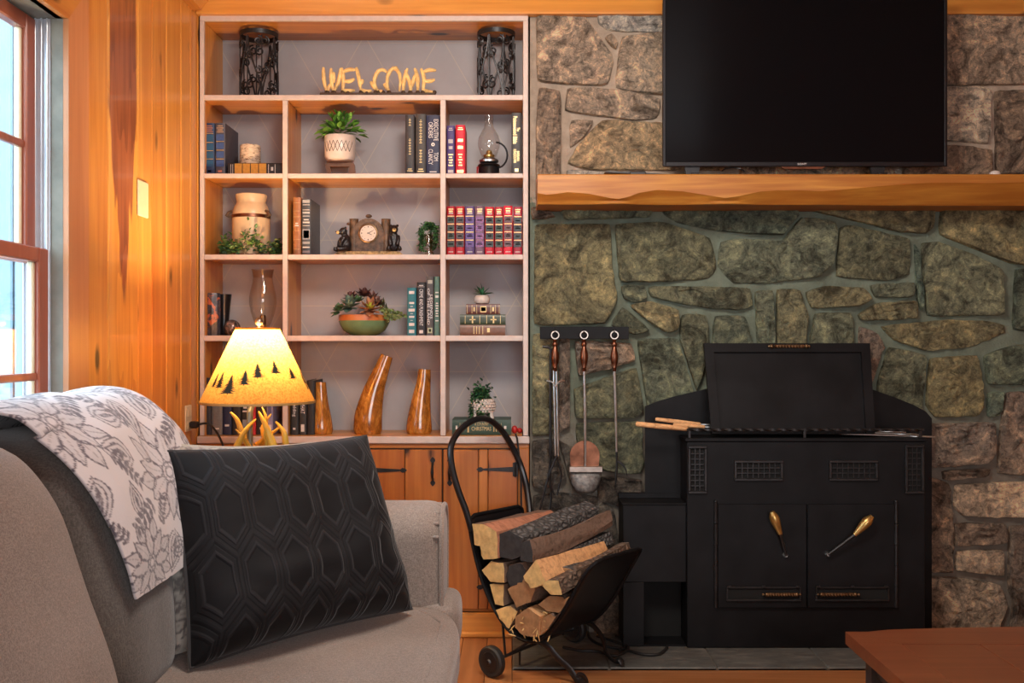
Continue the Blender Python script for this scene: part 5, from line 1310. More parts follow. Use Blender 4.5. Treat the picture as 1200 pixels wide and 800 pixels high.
LET = {
 'W': [[(379,79),(379.6,93),(382.8,107.5)], [(388,80),(388.2,93),(390.5,107)], [(383.5,107),(387.5,98)], [(399.3,80),(397,94),(391.5,107)], [(391,84.5),(391,97)]],
 'E': [[(400.5,79.5),(402.5,92),(401.5,107.5)], [(401.5,84.5),(409,81.5),(416.5,81.8)], [(402.5,95),(410,95),(415.5,92.3)], [(401.5,105.5),(408,106.5),(416,106)]],
 'L': [[(417.5,79),(420.5,91),(423,107)], [(422.5,99),(425.4,93)], [(423,105),(430,107.3),(435.5,106)]],
 'C': [[(453.5,84.8),(449,81.6),(443,83.5),(439,92),(439.5,101),(444,107)], [(434.6,95.5),(440,105)], [(444,107),(449,107.8)]],
 'O': [[(455.5,107),(453.3,95),(456,85),(461,79.8),(466.5,83),(469.5,92),(468,107)], [(450,98),(456,106.5)], [(466,79.5),(460,80.3)]],
 'M': [[(472.5,107.5),(474,92),(477.5,80)], [(475,82.5),(481,100),(480.5,107.5)], [(481,105),(485,93),(487,86.5)], [(486,80),(489.5,92),(489.5,107.5)]],
 'E2': [[(493.5,80.5),(497,92),(495.5,107.5)], [(496,84.5),(503,82),(511,82.5)], [(497,95),(504,95),(509.5,93)], [(496,105),(502,107.5),(509,108.3)]],
}
for k, strokes in LET.items():
    m = M()
    for s_ in strokes:
        pts = [Vector(W(a, b, YG)) for a, b in s_]
        for p in pts: p.z = max(p.z, SZ[0]+.013)
        P = []
        for i in range(9):
            t = i/8*(len(pts)-1); q = min(int(t), len(pts)-2); f = t-q
            a, b, c, d = pts[max(0,q-1)], pts[q], pts[q+1], pts[min(len(pts)-1,q+2)]
            P.append(.5*((2*b)+(c-a)*f+(2*a-5*b+4*c-d)*f*f+(3*b-a-3*c+d)*f*f*f))
        up = P[-1].z > P[0].z
        n_ = len(P); R = [.0028+.0058*math.sin(math.pi*min(1,(.12+.8*i/(n_-1)))) for i in range(n_)]
        m.tube(P, R, 8)
    build('letter', m, MAT['antler'], sg, label=None)
    for s_ in strokes:
        e = Vector(W(*max(s_, key=lambda q: q[1]), YG))
        if e.z < SZ[0]+.03: e.z = SZ[0]+.0165; build('antler_burr', M().ball(e, (.0095,.009,.0095), 10, 7), MAT['antlerdark'], sg)
# ================================================================== table lamp on a side table
LX, LY = -.907, 3.50
tbz = .66
sd = thing('side_table', 'small dark wooden side table behind the sofa arm under the lamp', 'table', (LX, LY, 0))
build('tabletop', M().box(LX-.24, LX+.24, LY-.24, LY+.24, tbz-.028, tbz, .005), MAT['darkwood'], sd)
for a in (-1, 1):
    for b in (-1, 1):
        build('leg', M().box(LX+a*.20-.02, LX+a*.20+.02, LY+b*.20-.02, LY+b*.20+.02, .0005, tbz-.028, .003), MAT['darkwood'], sd)
build('apron', M().box(LX-.2, LX+.2, LY-.215, LY-.2, tbz-.10, tbz-.028).box(LX-.2, LX+.2, LY+.2, LY+.215, tbz-.10, tbz-.028), MAT['darkwood'], sd)
lp = thing('table_lamp', 'antler table lamp with a parchment shade printed with pine trees', 'lamp', (LX, LY, tbz))
sz0, sz1, sr0, sr1 = .998, 1.262, .202, .076
build('base', M().lathe([(.10,0),(.105,.006),(.10,.022),(.06,.032),(.02,.036)], (LX,LY,tbz+.0005), 32), MAT['bronze'], lp)
build('pole', M().tube([(LX-.012,LY-.06,tbz+.03),(LX-.012,LY-.06,sz0-.03),(LX-.004,LY-.01,sz0+.03)], .011, 12), plain('grey_green_pole',(.17,.20,.185),.4,.3,var=.2), lp)
def curve(pts, n=12):
    P = []
    for i in range(n+1):
        t = i/n*(len(pts)-1); k = min(int(t), len(pts)-2); f = t-k
        a, b, c, d = pts[max(0,k-1)], pts[k], pts[k+1], pts[min(len(pts)-1,k+2)]
        P.append(.5*((2*b)+(c-a)*f+(2*a-5*b+4*c-d)*f*f+(3*b-a-3*c+d)*f*f*f))
    return P
def antler(pts, r0, tines=()):
    pts = [Vector(W(x, y, Y)) for x, y, Y in pts]; P = curve(pts); n = len(P)
    m = M().tube(P, [r0*(1-.82*(i/(n-1))**1.4) for i in range(n)], 10)
    for tn in tines:
        Q_ = curve([Vector(W(x, y, Y)) for x, y, Y in tn], 8); m.tube(Q_, [r0*.72*(1-.85*i/8) for i in range(9)], 8)
    build('antler', m, MAT['yellowantler'], lp)
antler([(296,560,3.50),(276,536,3.44),(281,516,3.41),(291,500,3.42),(300,491,3.45)], .016, [[(300,540,3.46),(288,516,3.42),(276,503,3.40)]])
antler([(305,565,3.48),(297,530,3.46),(285,510,3.46),(278,492,3.45),(270,483,3.44)], .017)
antler([(318,565,3.46),(321,530,3.42),(316,510,3.41),(309,494,3.41),(303,482,3.42)], .018, [[(321,540,3.44),(312,512,3.42),(312,490,3.42),(307,477,3.44)]])
antler([(322,560,3.52),(334,535,3.47),(334,512,3.45),(330,502,3.45),(323,494,3.45)], .016, [[(296,525,3.52),(318,508,3.50),(330,499,3.48)]])
antler([(300,560,3.52),(310,520,3.52),(308,500,3.53),(318,485,3.54)], .014)
# shade with printed pines
m = M(); seg = 72
def shp(a, t, off=0): 
    r_ = sr0+(sr1-sr0)*t+off; return Vector((LX+r_*math.cos(a), LY+r_*math.sin(a), sz0+(sz1-sz0)*t))
vs = []; fs = []
for i in range(7):
    for k in range(seg): vs.append(shp(2*math.pi*k/seg, i/6))
for i in range(6):
    for k in range(seg): fs.append((i*seg+k, i*seg+(k+1) % seg, (i+1)*seg+(k+1) % seg, (i+1)*seg+k))
m.add(vs, fs)
sh = build('lamp_shade', m, MAT['shade'], lp, smooth=60)
build('shade_trim', M().lathe([(sr0-.001,-.002),(sr0+.002,-.002),(sr0+.001,.006),(sr0-.002,.006),(sr0-.001,-.002)], (LX,LY,sz0), seg, cap=False), plain('shade_trim',(.30,.17,.05),.7), sh)
build('shade_trim', M().lathe([(sr1-.001,-.005),(sr1+.002,-.005),(sr1+.0015,.002),(sr1-.002,.002),(sr1-.001,-.005)], (LX,LY,sz1), seg, cap=False), MAT['shade'], sh)
ink = plain('dark_green_print', (.012,.018,.010), .8)
def pine(px, ybase, ytop, wpx, seed):
    rnd = random.Random(seed); s_ = 3.30/F
    tb = (PZ(ybase, 3.32)-sz0)/(sz1-sz0); tt = (PZ(ytop, 3.32)-sz0)/(sz1-sz0)
    rr = sr0+(sr1-sr0)*tb; q = max(-1, min(1, (PX(px, 3.36)-LX)/rr)); a0_ = -math.pi/2+math.asin(q)
    m = M(); n = 9
    hw = wpx*s_*.85
    for i in range(n):
        f = i/n; t0 = tb+(tt-tb)*(f+.03); t1 = t0+(tt-tb)*.16; w_ = hw*(1-f)**.9+.0015
        for sg_ in (-1, 1):
            r_ = sr0+(sr1-sr0)*t0; wl = w_*rnd.uniform(.65,1.0); drop = (tt-tb)*rnd.uniform(.0,.05)
            m.add([shp(a0_, t0, .0014), shp(a0_, t1, .0014), shp(a0_+sg_*wl*.5/r_, t0+(t1-t0)*.45, .0014), shp(a0_+sg_*wl/r_, t0-drop, .0014)], [(0,1,2),(0,2,3)])
    r_ = .0018/ (sr0+(sr1-sr0)*tb)
    m.add([shp(a0_-r_, tb-.01, .0012), shp(a0_+r_, tb-.01, .0012), shp(a0_, tt+.03, .0012)], [(0,1,2)])
    build('pine_print', m, ink, sh, smooth=0, recalc=False)
for i, q in enumerate(((248.2,454,438,6),(256,455,437,10),(270,461.5,441,15),(288.5,451,435,11),(303,443,427,11),(321.5,438,424,10),(338.5,445,432,10),(351.5,452,436,12),(362,459,444,8))): pine(*q, i)
for i in range(7):       # the print goes on round the back
    a = .35+i*.36; px = 0
    tb, tt = .16+.06*(i % 3), .40+.06*(i % 3); m = M(); rnd = random.Random(i+40)
    for k in range(9):
        f = k/9; t0 = tb+(tt-tb)*f; t1 = t0+(tt-tb)*.16; w_ = .02*(1-f)+.0015
        for sg_ in (-1, 1):
            r_ = sr0+(sr1-sr0)*t0
            m.add([shp(a, t0, .0012), shp(a, t1, .0012), shp(a+sg_*w_*rnd.uniform(.7,1)/r_, t0, .0012)], [(0,1,2)])
    build('pine_print', m, ink, sh, smooth=0, recalc=False)
hp = []
for s_ in (-1, 1): hp.append([Vector((LX+s_*x, LY, z)) for x, z in ((.006,1.0),(.04,1.03),(.055,1.10),(.045,1.19),(.01,1.255),(.0,1.262))])
build('harp', M().tube(curve(hp[0]), .0022, 6).tube(curve(hp[1]), .0022, 6), MAT['brass'], lp)
build('spider', M().tube([(LX-sr1,LY,sz1-.004),(LX+sr1,LY,sz1-.004)], .0018, 6).tube([(LX,LY-sr1,sz1-.004),(LX,LY+sr1,sz1-.004)], .0018, 6), MAT['brass'], lp)
build('finial', M().lathe([(.006,0),(.008,.004),(.005,.008),(.012,.014),(.0145,.022),(.012,.031),(.006,.037),(.0,.039)], (LX+.005,LY,sz1), 16), MAT['nickel'], lp, label='silver knotted finial')
build('bulb', M().lathe([(.012,0),(.014,.015),(.028,.045),(.030,.062),(.022,.082),(.0,.092)], (LX,LY,1.095), 20), MAT['bulb'], lp)
pl = bpy.data.lights.new('lamp_bulb_light', 'POINT'); pl.energy = 52; pl.color = (1.0,.68,.38); pl.shadow_soft_size = .03
plo = bpy.data.objects.new('lamp_bulb_light', pl); C.objects.link(plo); plo.location = (LX, LY, 1.205)
# outlet, plug and cord on the left wall, wall plate
oy_ = 3.93
ou = thing('outlet', 'ivory wall outlet low on the pine wall behind the sofa', 'outlet', (XL, oy_, .907))
build('plate', M().box(XL+.0003, XL+.006, oy_-.037, oy_+.037, .855, .96, .003), MAT['ivory'], ou)
build('socket', M().box(XL+.006, XL+.009, oy_-.018, oy_+.018, .915, .945, .003).box(XL+.006, XL+.009, oy_-.018, oy_+.018, .868, .898, .003), MAT['ivory'], ou)
build('plug', M().box(XL+.0095, XL+.045, oy_-.014, oy_+.014, .868, .896, .006), MAT['plastic'], lp)
build('cord', M().tube(curve([Vector((XL+.04,oy_,.882)), Vector((XL+.09,oy_-.01,.885)), Vector((XL+.14,oy_-.03,.83)), Vector((XL+.2,oy_-.1,.72)), Vector((LX-.11,LY+.06,.672)), Vector((LX-.09,LY+.03,.668))], 20), .0045, 8), MAT['plastic'], lp)
tag(build('wall_plate', M().box(XL+.0003, XL+.007, 3.398, 3.493, 1.652, 1.778, .003), MAT['ivory'], origin=(XL, 3.445, 1.652)), 'blank ivory cover plate on the pine wall between window and bookcase', 'wall plate')

# ================================================================== sofa
so = thing('sofa', 'taupe tweed sofa along the window wall facing the fireplace side', 'sofa', (-.7, 2.0, 0))
def cubesphere(n):
    vs = {}; fs = []
    def vid(p):
        k = tuple(round(c, 5) for c in p); return vs.setdefault(k, len(vs))
    for ax in range(3):
        for sg_ in (-1, 1):
            b, d = (ax+1) % 3, (ax+2) % 3
            def pt(i, j):
                p = [0,0,0]; p[ax] = sg_; p[b] = -1+2*i/n; p[d] = -1+2*j/n; return tuple(p)
            for i in range(n):
                for j in range(n): fs.append((vid(pt(i,j)), vid(pt(i+1,j)), vid(pt(i+1,j+1)), vid(pt(i,j+1))))
    return list(vs.keys()), fs
CS = cubesphere(18)
def puff(cx, cy, cz, hx, hy, hz, e=5.0, shear=0.0, nz=.008, fn=None, seed=0):
    m = M(); out = []
    for p in CS[0]:
        k = sum(abs(c)**e for c in p)**(1/e); q = Vector(p)/k
        if hasattr(hx, '__len__'): pass
        v = Vector((cx+q.x*hx, cy+q.y*hy, cz+q.z*hz))
        v.x += shear*(v.z-cz)
        w_ = noise.noise_vector(v*3.2+Vector((seed, seed, 0)))*nz + noise.noise_vector(v*9+Vector((seed,0,0)))*nz*.35
        v += w_
        out.append(Vector(fn(v)) if fn else v)
    return m.add(out, CS[1])
def welt(fn, n=64, r=.006, mat='sofa', parent=None, name='piping'):
    build(name, M().tube([fn(i/n) for i in range(n)], r, 6, closed=True), MAT[mat], parent)
# frame, arms, seat, backs
build('base_frame', M().box(-1.24, -.24, .95, 3.10, .09, .30, .02), MAT['sofa'], so)
build('back_frame', puff(-1.155, 2.02, .52, .105, 1.05, .43, 7, -.05, .004), MAT['sofashaded'], so)
for (x, y) in ((-1.18,1.05),(-.3,1.05),(-1.18,3.0),(-.3,3.0)):
    build('foot', M().lathe([(.022,0),(.03,.04),(.034,.09)], (x,y,.0005), 16), MAT['darkwood'], so)
def arm(y0, y1):
    # rolled arm: rounded top, front panel with welt
    yc, hw = (y0+y1)/2, (y1-y0)/2; prof = []
    zt_, zs = .728, .30
    for i in range(17):
        a = math.pi*(i/16); prof.append((yc+hw*1.03*math.cos(a), zt_-hw*.86+hw*.86*math.sin(a)**.85))
    prof = [(y1-.012, .10)] + prof + [(y0+.012, .10)]
    m = M(); xs_ = [-1.20,-1.0,-.8,-.6,-.42,-.32,-.26,-.235,-.216,-.205,-.20]; ins = [0,0,0,0,0,0,.0,.003,.010,.022,.045]; vs = []; K = len(prof)
    for x, s_ in zip(xs_, ins):
        for (yy, z) in prof:
            q = Vector((x, yc+(yy-yc)*(1-s_/hw), .1+(z-.1)*(1-s_/(zt_-.1))))
            q += noise.noise_vector(q*5)*.006; vs.append(q)
    n = len(xs_); fs = [(i*K+k, i*K+k+1, (i+1)*K+k+1, (i+1)*K+k) for i in range(n-1) for k in range(K-1)]
    fs += [tuple((n-1)*K+k for k in range(K)), tuple(range(K-1,-1,-1))]
    fs += [(i*K+K-1, i*K, (i+1)*K, (i+1)*K+K-1) for i in range(n-1)]
    m.add(vs, fs)
    o = build('arm', m, MAT['sofa'], so, smooth=50)
    pw = [Vector((-.207, yc+(yy-yc)*.97, .1+(z-.1)*.985)) for yy, z in prof]
    build('piping', M().tube(pw, .0075, 6), MAT['sofa'], o)
    tk = M()
    for i in range(4, 18, 2):
        p = pw[i]; tk.ball(p+Vector((-.012+.004*math.sin(i*3),0,0)), (.012,.007,.006), 8, 6)
    build('gathers', tk, MAT['sofa'], o, kind='stuff')
    return o
arm(2.87, 3.11); arm(.86, 1.10)
def seat(y0, y1, front=-.165, tcush=None):
    yc = (y0+y1)/2
    def fn(v):
        t = max(0, (v.x+.45)/.3); v.x += .03*min(1, t)*(1-((v.y-yc)/((y1-y0)/2))**2*.6); return v
    return build('seat_cushion', puff((-1.0+front)/2, yc, .385, (front+1.0)/2, (y1-y0)/2, .083, 6, 0, .006, fn), MAT['sofa'], so)
s1 = seat(1.105, 1.985); s2 = seat(1.99, 2.868)
# front of the seat reaching past the arm
build('seat_ear', puff(-.225, 2.975, .375, .072, .125, .080, 4, 0, .004), MAT['sofa'], so)
welt(lambda t: Vector((-.585+.395*max(-1,min(1,1.12*math.cos(2*math.pi*t))), 2.43+.42*max(-1,min(1,1.12*math.sin(2*math.pi*t))), .458)), 80, .004, 'sofa', s2)
bk1 = build('back_cushion', puff(-.935, 1.48, .745, .190, .388, .312, 4.0, -.33, .012, seed=3), MAT['sofa'], so)
def f2(v):
    t = max(0, (v.y-2.25)/.3); v.x -= .10*min(1, t)*max(0, (v.x+1.1)/.35); return v
bk2 = build('back_cushion', puff(-.985, 2.345, .725, .185, .445, .295, 4.6, -.20, .012, f2, seed=9), MAT['sofashaded'], so)

# ---- numpy-free painter for printed cloth: distance to leaf / petal outlines
def leafshape(u, v, cx, cy, ang, L, Wd):
    du, dv = u-cx, v-cy; a = du*math.cos(ang)+dv*math.sin(ang); b = -du*math.sin(ang)+dv*math.cos(ang)
    if a < -.02 or a > L+.02: return None
    t = a/L; t = min(1, max(0, t)); w_ = Wd*math.sin(math.pi*t**.8); return abs(b)-w_, a, b, w_
def sprig_list(seed, n, area):
    rnd = random.Random(seed); S_ = []
    for cx, cy, rot, sc2 in area:
        # medallion: two rings of pointed petals, centre lattice, and sprigs of solid leaves round it
        for k in range(8):
            a = rot+2*math.pi*k/8; S_.append(('o', cx+.02*sc2*math.cos(a), cy+.02*sc2*math.sin(a), a, .085*sc2, .022*sc2))
        for k in range(8):
            a = rot+2*math.pi*(k+.5)/8; S_.append(('o', cx+.055*sc2*math.cos(a), cy+.055*sc2*math.sin(a), a, .075*sc2, .019*sc2))
        S_.append(('r', cx, cy, 0, .022*sc2, 0)); S_.append(('r', cx, cy, 0, .012*sc2, 0))
        for k in range(4):
            a = rot+math.pi/4+math.pi/2*k
            for j in range(6):
                d = (.13+.018*j)*sc2
                for s_ in (-1, 1): S_.append(('f', cx+d*math.cos(a), cy+d*math.sin(a), a+s_*.9, .026*sc2, .0062*sc2))
        for k in range(4):
            a = rot+math.pi/2*k
            S_.append(('o', cx+.13*sc2*math.cos(a), cy+.13*sc2*math.sin(a), a, .10*sc2, .032*sc2)); S_.append(('o', cx+.14*sc2*math.cos(a), cy+.14*sc2*math.sin(a), a, .075*sc2, .018*sc2))
            S_.append(('f', cx+.15*sc2*math.cos(a), cy+.15*sc2*math.sin(a), a, .05*sc2, .006*sc2))
    return S_
def paint_value(u, v, S_, lw=.0028):
    val = 0.0
    for (k, cx, cy, ang, L, Wd) in S_:
        if abs(u-cx) > L*1.1+.01 or abs(v-cy) > L*1.1+.01: continue
        if k == 'r':
            d = abs(math.hypot(u-cx, v-cy)-L)
            if d < lw*1.3: val = max(val, 1-d/(lw*1.3)*.6)
            continue
        r_ = leafshape(u, v, cx, cy, ang, L, Wd)
        if not r_: continue
        d, a, b, w_ = r_
        if k == 'f':
            if d < .0008 and 0 < a < L: val = max(val, .92)
        else:
            if abs(d) < lw and -.004 < a < L+.004: val = max(val, .95)
            elif d < 0 and 0 < a < L:
                val = max(val, .22 if L < .09 else .14)
                if abs(b) < lw*.5: val = max(val, .55)
    return val
def put_print(o, uvs, S_):
    at = o.data.attributes.new('print', 'FLOAT', 'POINT'); at.data.foreach_set('value', [paint_value(u, v, S_) for u, v in uvs])
# ---- throw over the back of the far cushion
def prof_pt(s):
    """profile over the cushion top in (x,z): s from behind the back, over the top, down the front"""
    P = [(-1.27,.70),(-1.272,.86),(-1.25,.985),(-1.18,1.055),(-1.08,1.088),(-.98,1.075),(-.895,1.010),(-.845,.925),(-.812,.84),(-.79,.755),(-.785,.68)]
    t = max(0, min(1, s))*(len(P)-1); k = min(int(t), len(P)-2); f = t-k
    g = lambda i: Vector(P[max(0, min(len(P)-1, i))]); a, b, c, d = g(k-1), g(k), g(k+1), g(k+2)
    return .5*((2*b)+(c-a)*f+(2*a-5*b+4*c-d)*f*f+(3*b-a-3*c+d)*f*f*f)
NU, NV = 210, 260
vs = []; uvs = []
for j in range(NV+1):
    s_ = j/NV
    for i in range(NU+1):
        t = i/NU
        y0_ = 1.93 + .10*max(0, s_-.55)/.45 - .10*max(0,.5-s_)
        y1_ = 2.80 - .06*s_
        y = y0_+(y1_-y0_)*t; s2_ = s_*(1-.05*(1-t)*0) 
        p = prof_pt(s2_)
        X, Z = p.x, p.y
        edge = max(0, (y-2.50)/.3); Z -= .085*edge**2*(1 if s_ < .75 else .5); X -= .07*edge**2*(1 if s_ > .45 else 0)
        e2 = max(0, (2.06-y)/.13); Z -= .018*e2**2*(1 if .25 < s_ < .8 else .2); X -= .016*e2**2*(1 if s_ > .55 else 0)
        v = Vector((X, y, Z)); nn = noise.noise(Vector((y*5, s_*6, 2)))*.010+noise.noise(Vector((y*14, s_*9, 7)))*.004
        v += Vector((nn*.7+.004, 0, nn))
        vs.append(v); uvs.append((y, s_*1.15))
fs = [(j*(NU+1)+i, j*(NU+1)+i+1, (j+1)*(NU+1)+i+1, (j+1)*(NU+1)+i) for j in range(NV) for i in range(NU)]
tw = build('throw_blanket', M().add(vs, fs), MAT['throw'], smooth=80, origin=(-1.0, 2.36, .68))
tag(tw, 'off-white throw with grey botanical print draped over the sofa back', 'throw')
put_print(tw, uvs, sprig_list(1, 0, [(2.00,.62,.1,1.25),(2.36,.84,.4,1.35),(2.12,1.06,.0,1.0),(2.70,.60,.3,1.3),(2.66,1.05,.2,1.2),(2.35,.42,.1,1.3),(1.98,.30,.3,1.1),(2.70,.25,.0,1.2)]))
sol = tw.modifiers.new('thickness', 'SOLIDIFY'); sol.thickness = .006; sol.offset = 1
# ---- pillows
def pillow(name, label, cor, T, mat, n=56, uvscale=1, back=1.0, corner=.0, group=None, sag=0.0):
    TL, TR, BL, BR_ = [Vector(c) for c in cor]
    nrm = (TR-TL+BR_-BL).cross(TL-BL+TR-BR_).normalized()
    if nrm.y > 0: nrm = -nrm
    m = M(); uvs = []
    for side in (1, -1):
        vs = []
        for j in range(n+1):
            for i in range(n+1):
                a, b = -1+2*i/n, -1+2*j/n
                # denser near the seam
                a, b = math.sin(a*math.pi/2), math.sin(b*math.pi/2)
                ax, bx = a*(1-.055*(1-b*b)*abs(a)**2), b*(1-.055*(1-a*a)*abs(b)**2)
                u, v = (ax+1)/2, (bx+1)/2
                p = (BL*(1-u)+BR_*u)*(1-v)+(TL*(1-u)+TR*u)*v
                h = ((1-a**4)*(1-b**4))**.55 if abs(a) < 1 and abs(b) < 1 else 0
                h *= (1+.25*(-b)*.6)
                q = p+nrm*side*h*T*(1 if side > 0 else back)
                wr = noise.noise(Vector((a*2.2, b*2.2, side*3+T*50)))*.012*h + abs(noise.noise(Vector((a*1.5+b*2.5, b*3.2-a, 4.2))))*.016*h*(1 if b < 0 else .5)
                q += nrm*side*wr
                vs.append(q); uvs.append(((a+1)/2*uvscale, (b+1)/2*uvscale))
        fs = [(j*(n+1)+i, j*(n+1)+i+1, (j+1)*(n+1)+i+1, (j+1)*(n+1)+i) for j in range(n) for i in range(n)]
        if side < 0: fs = [tuple(reversed(f)) for f in fs]
        m.add(vs, fs)
    base = (BL+BR_)/2
    t = thing(name, label, 'pillow', base)
    o = build('cover', m, mat, t, smooth=80, recalc=False)
    uvl = o.data.uv_layers.new(name='UVMap'); idx = [0]*len(o.data.loops); o.data.loops.foreach_get('vertex_index', idx)
    flat = []
    for k in idx: flat += uvs[k]
    uvl.data.foreach_set('uv', flat)
    pts = []
    for (s0, s1) in (((-1,-1),(1,-1)),((1,-1),(1,1)),((1,1),(-1,1)),((-1,1),(-1,-1))):
        for k in range(16):
            f = k/16; a = s0[0]+(s1[0]-s0[0])*f; b = s0[1]+(s1[1]-s0[1])*f
            ax, bx = a*(1-.055*(1-b*b)*abs(a)**2), b*(1-.055*(1-a*a)*abs(b)**2); u, v = (ax+1)/2, (bx+1)/2
            pts.append((BL*(1-u)+BR_*u)*(1-v)+(TL*(1-u)+TR*u)*v)
    return t, o, uvs, pts
TLp, TRp, BLp, BRp = W(195,529,2.40), W(429,511,2.80), W(222,783,2.21), W(482,713,2.685)
t, o, uvs, pts = pillow('throw_pillow', 'large charcoal velvet pillow with raised hexagon pattern on the sofa seat', (TLp, TRp, BLp, BRp), .115, MAT['hex'], back=.35)
build('piping', M().tube(pts, .0055, 6, closed=True), MAT['velvetplain'], t)
off = Vector((-.055, .115, 0))
cor2 = [W(176,519,2.43), W(372,519,2.88), W(202,766,2.28), W(400,720,2.78)]
t2, o2, uvs2, pts2 = pillow('throw_pillow', 'beige pillow with grey floral print behind the charcoal velvet one', cor2, .055, MAT['pillowprint'], n=90, back=.3)
put_print(o2, [(u*.55, v*.55) for u, v in uvs2], sprig_list(2, 0, [(.06,.10,.2,.75),(.07,.33,.5,.8),(.10,.52,.1,.7),(.30,.50,.3,.8),(.30,.2,.0,.9),(.48,.40,.2,.8)]))
build('piping', M().tube(pts2, .0055, 6, closed=True), MAT['pillowprint'], t2)

# ================================================================== firewood cart
cart_o = Vector((-.04, 3.583, 0)); dv_ = Vector((.65,.76,0)).normalized(); tv2 = Vector((.76,-.65,0)).normalized()
def K(t, d, z): return cart_o+tv2*t+dv_*d+Vector((0,0,z))
ca = thing('firewood_cart', 'black steel firewood cart with hoop handle and two wheels', 'cart', K(.12,.2,.0005))
U = [(-.178,.555),(-.172,.50),(-.15,.42),(-.115,.33),(-.065,.245),(0,.175),(.06,.145),(.12,.140),(.18,.165),(.235,.22),(.285,.29),(.33,.365),(.372,.43),(.405,.468)]
Uv = [Vector((a,0,b)) for a, b in U]; Up = [(p.x, p.z) for p in curve(Uv, 40)]
dA, dB = .02, .335
def sheet(th=.004):
    m = M(); n = len(Up); vs = []; cols = 13
    for k in range(cols):
        f = k/(cols-1)
        for i, (t, z) in enumerate(Up):
            s_ = i/(n-1); rnd_ = 0
            if s_ > .88: c = (s_-.88)/.12; rnd_ = .055*(1-math.sqrt(max(0,1-c*c)))
            if s_ < .06: c = (.06-s_)/.06; rnd_ = max(rnd_, .03*(1-math.sqrt(max(0,1-c*c))))
            d = dA+rnd_+(dB-dA-2*rnd_)*f; vs.append(K(t, d, z))
    fs = [(k*n+i, k*n+i+1, (k+1)*n+i+1, (k+1)*n+i) for k in range(cols-1) for i in range(n-1)]
    return m.add(vs, fs), vs, n, cols
m, vs_, n_s, cols_ = sheet()
shc = build('sling_sheet', m, MAT['blacksatin'], ca, smooth=60); mo = shc.modifiers.new('thickness','SOLIDIFY'); mo.thickness = .004; mo.offset = 0
edge = [vs_[i] for i in range(n_s)] + [vs_[k*n_s+n_s-1] for k in range(1, cols_)] + [vs_[(cols_-1)*n_s+i] for i in range(n_s-2, -1, -1)] + [vs_[k*n_s] for k in range(cols_-2, 0, -1)]
build('rolled_edge', M().tube(edge, .0075, 8, closed=True), MAT['black'], shc)
hoop = [K(-.165,.0+.02,.50), K(-.185,.01,.575), K(-.215,-.005,.66), K(-.240,-.012,.75), K(-.252,.0,.82), K(-.260,.06,.875), K(-.266,.14,.905), K(-.268,.22,.905), K(-.262,.29,.865), K(-.252,.345,.80), K(-.236,.385,.72), K(-.212,.395,.64), K(-.188,.385,.57), K(-.168,.37,.51)]
build('handle', M().tube(curve(hoop, 60), .0125, 10), MAT['blacksatin'], ca)
def wheel(d, z=.058):
    c = K(-.005, d, z); m = M()
    prof = [(.030,-.014),(.050,-.016),(.056,-.010),(.057,0),(.056,.010),(.050,.016),(.030,.014)]
    def place(pr, cap=True, seg=32):
        mm = M().lathe(pr, (0,0,0), seg, cap=cap)
        return mm.xf(lambda p: c+dv_*p[2]+tv2*p[0]+Vector((0,0,p[1])))
    o = build('wheel', place(prof), MAT['rubber'], ca)
    build('hub', place([(.0,-.024),(.008,-.023),(.012,-.018),(.020,-.017),(.036,-.0165),(.038,-.012)], False), MAT['blacksatin'], o)
wheel(-.045); wheel(.45, .070)
build('axle', M().tube([K(-.005,-.045,.057), K(-.005,.45,.070)], .006, 8), MAT['iron'], ca)
for d in (.03, .38):
    build('axle_bracket', M().tube([K(-.005,d,.057), K(-.02,d,.19)], .010, 6, flat=.5), MAT['iron'], ca)
    f = [K(.10,d+(.02 if d < .2 else -.02),.140), K(.175,d+.01,.135), K(.215,d+.03,.09), K(.245,d+.055,.055), K(.272,d+.07,.012), K(.290,d+.075,.004), K(.305,d+.075,.010), K(.308,d+.072,.024), K(.298,d+.07,.036), K(.284,d+.07,.034), K(.278,d+.07,.024)]
    if d > .2: f = [p-dv_*.12 for p in f[3:]]; f = [K(.10,.36,.142), K(.16,.345,.135), K(.22,.33,.10)] + f
    f = [Vector((p.x, p.y, max(p.z, .0135 if d < .2 else .0245))) if i > 2 else p for i, p in enumerate(f)]
    build('scroll_foot', M().tube(curve(f, 36), .0125, 8, flat=.35), MAT['iron'], ca)
build('stay', M().tube([K(-.005,.05,.06), K(.10,.09,.138)], .005, 6).tube([K(.005,.10,.06), K(.005,.10,.004)], .0045, 6), MAT['iron'], ca)
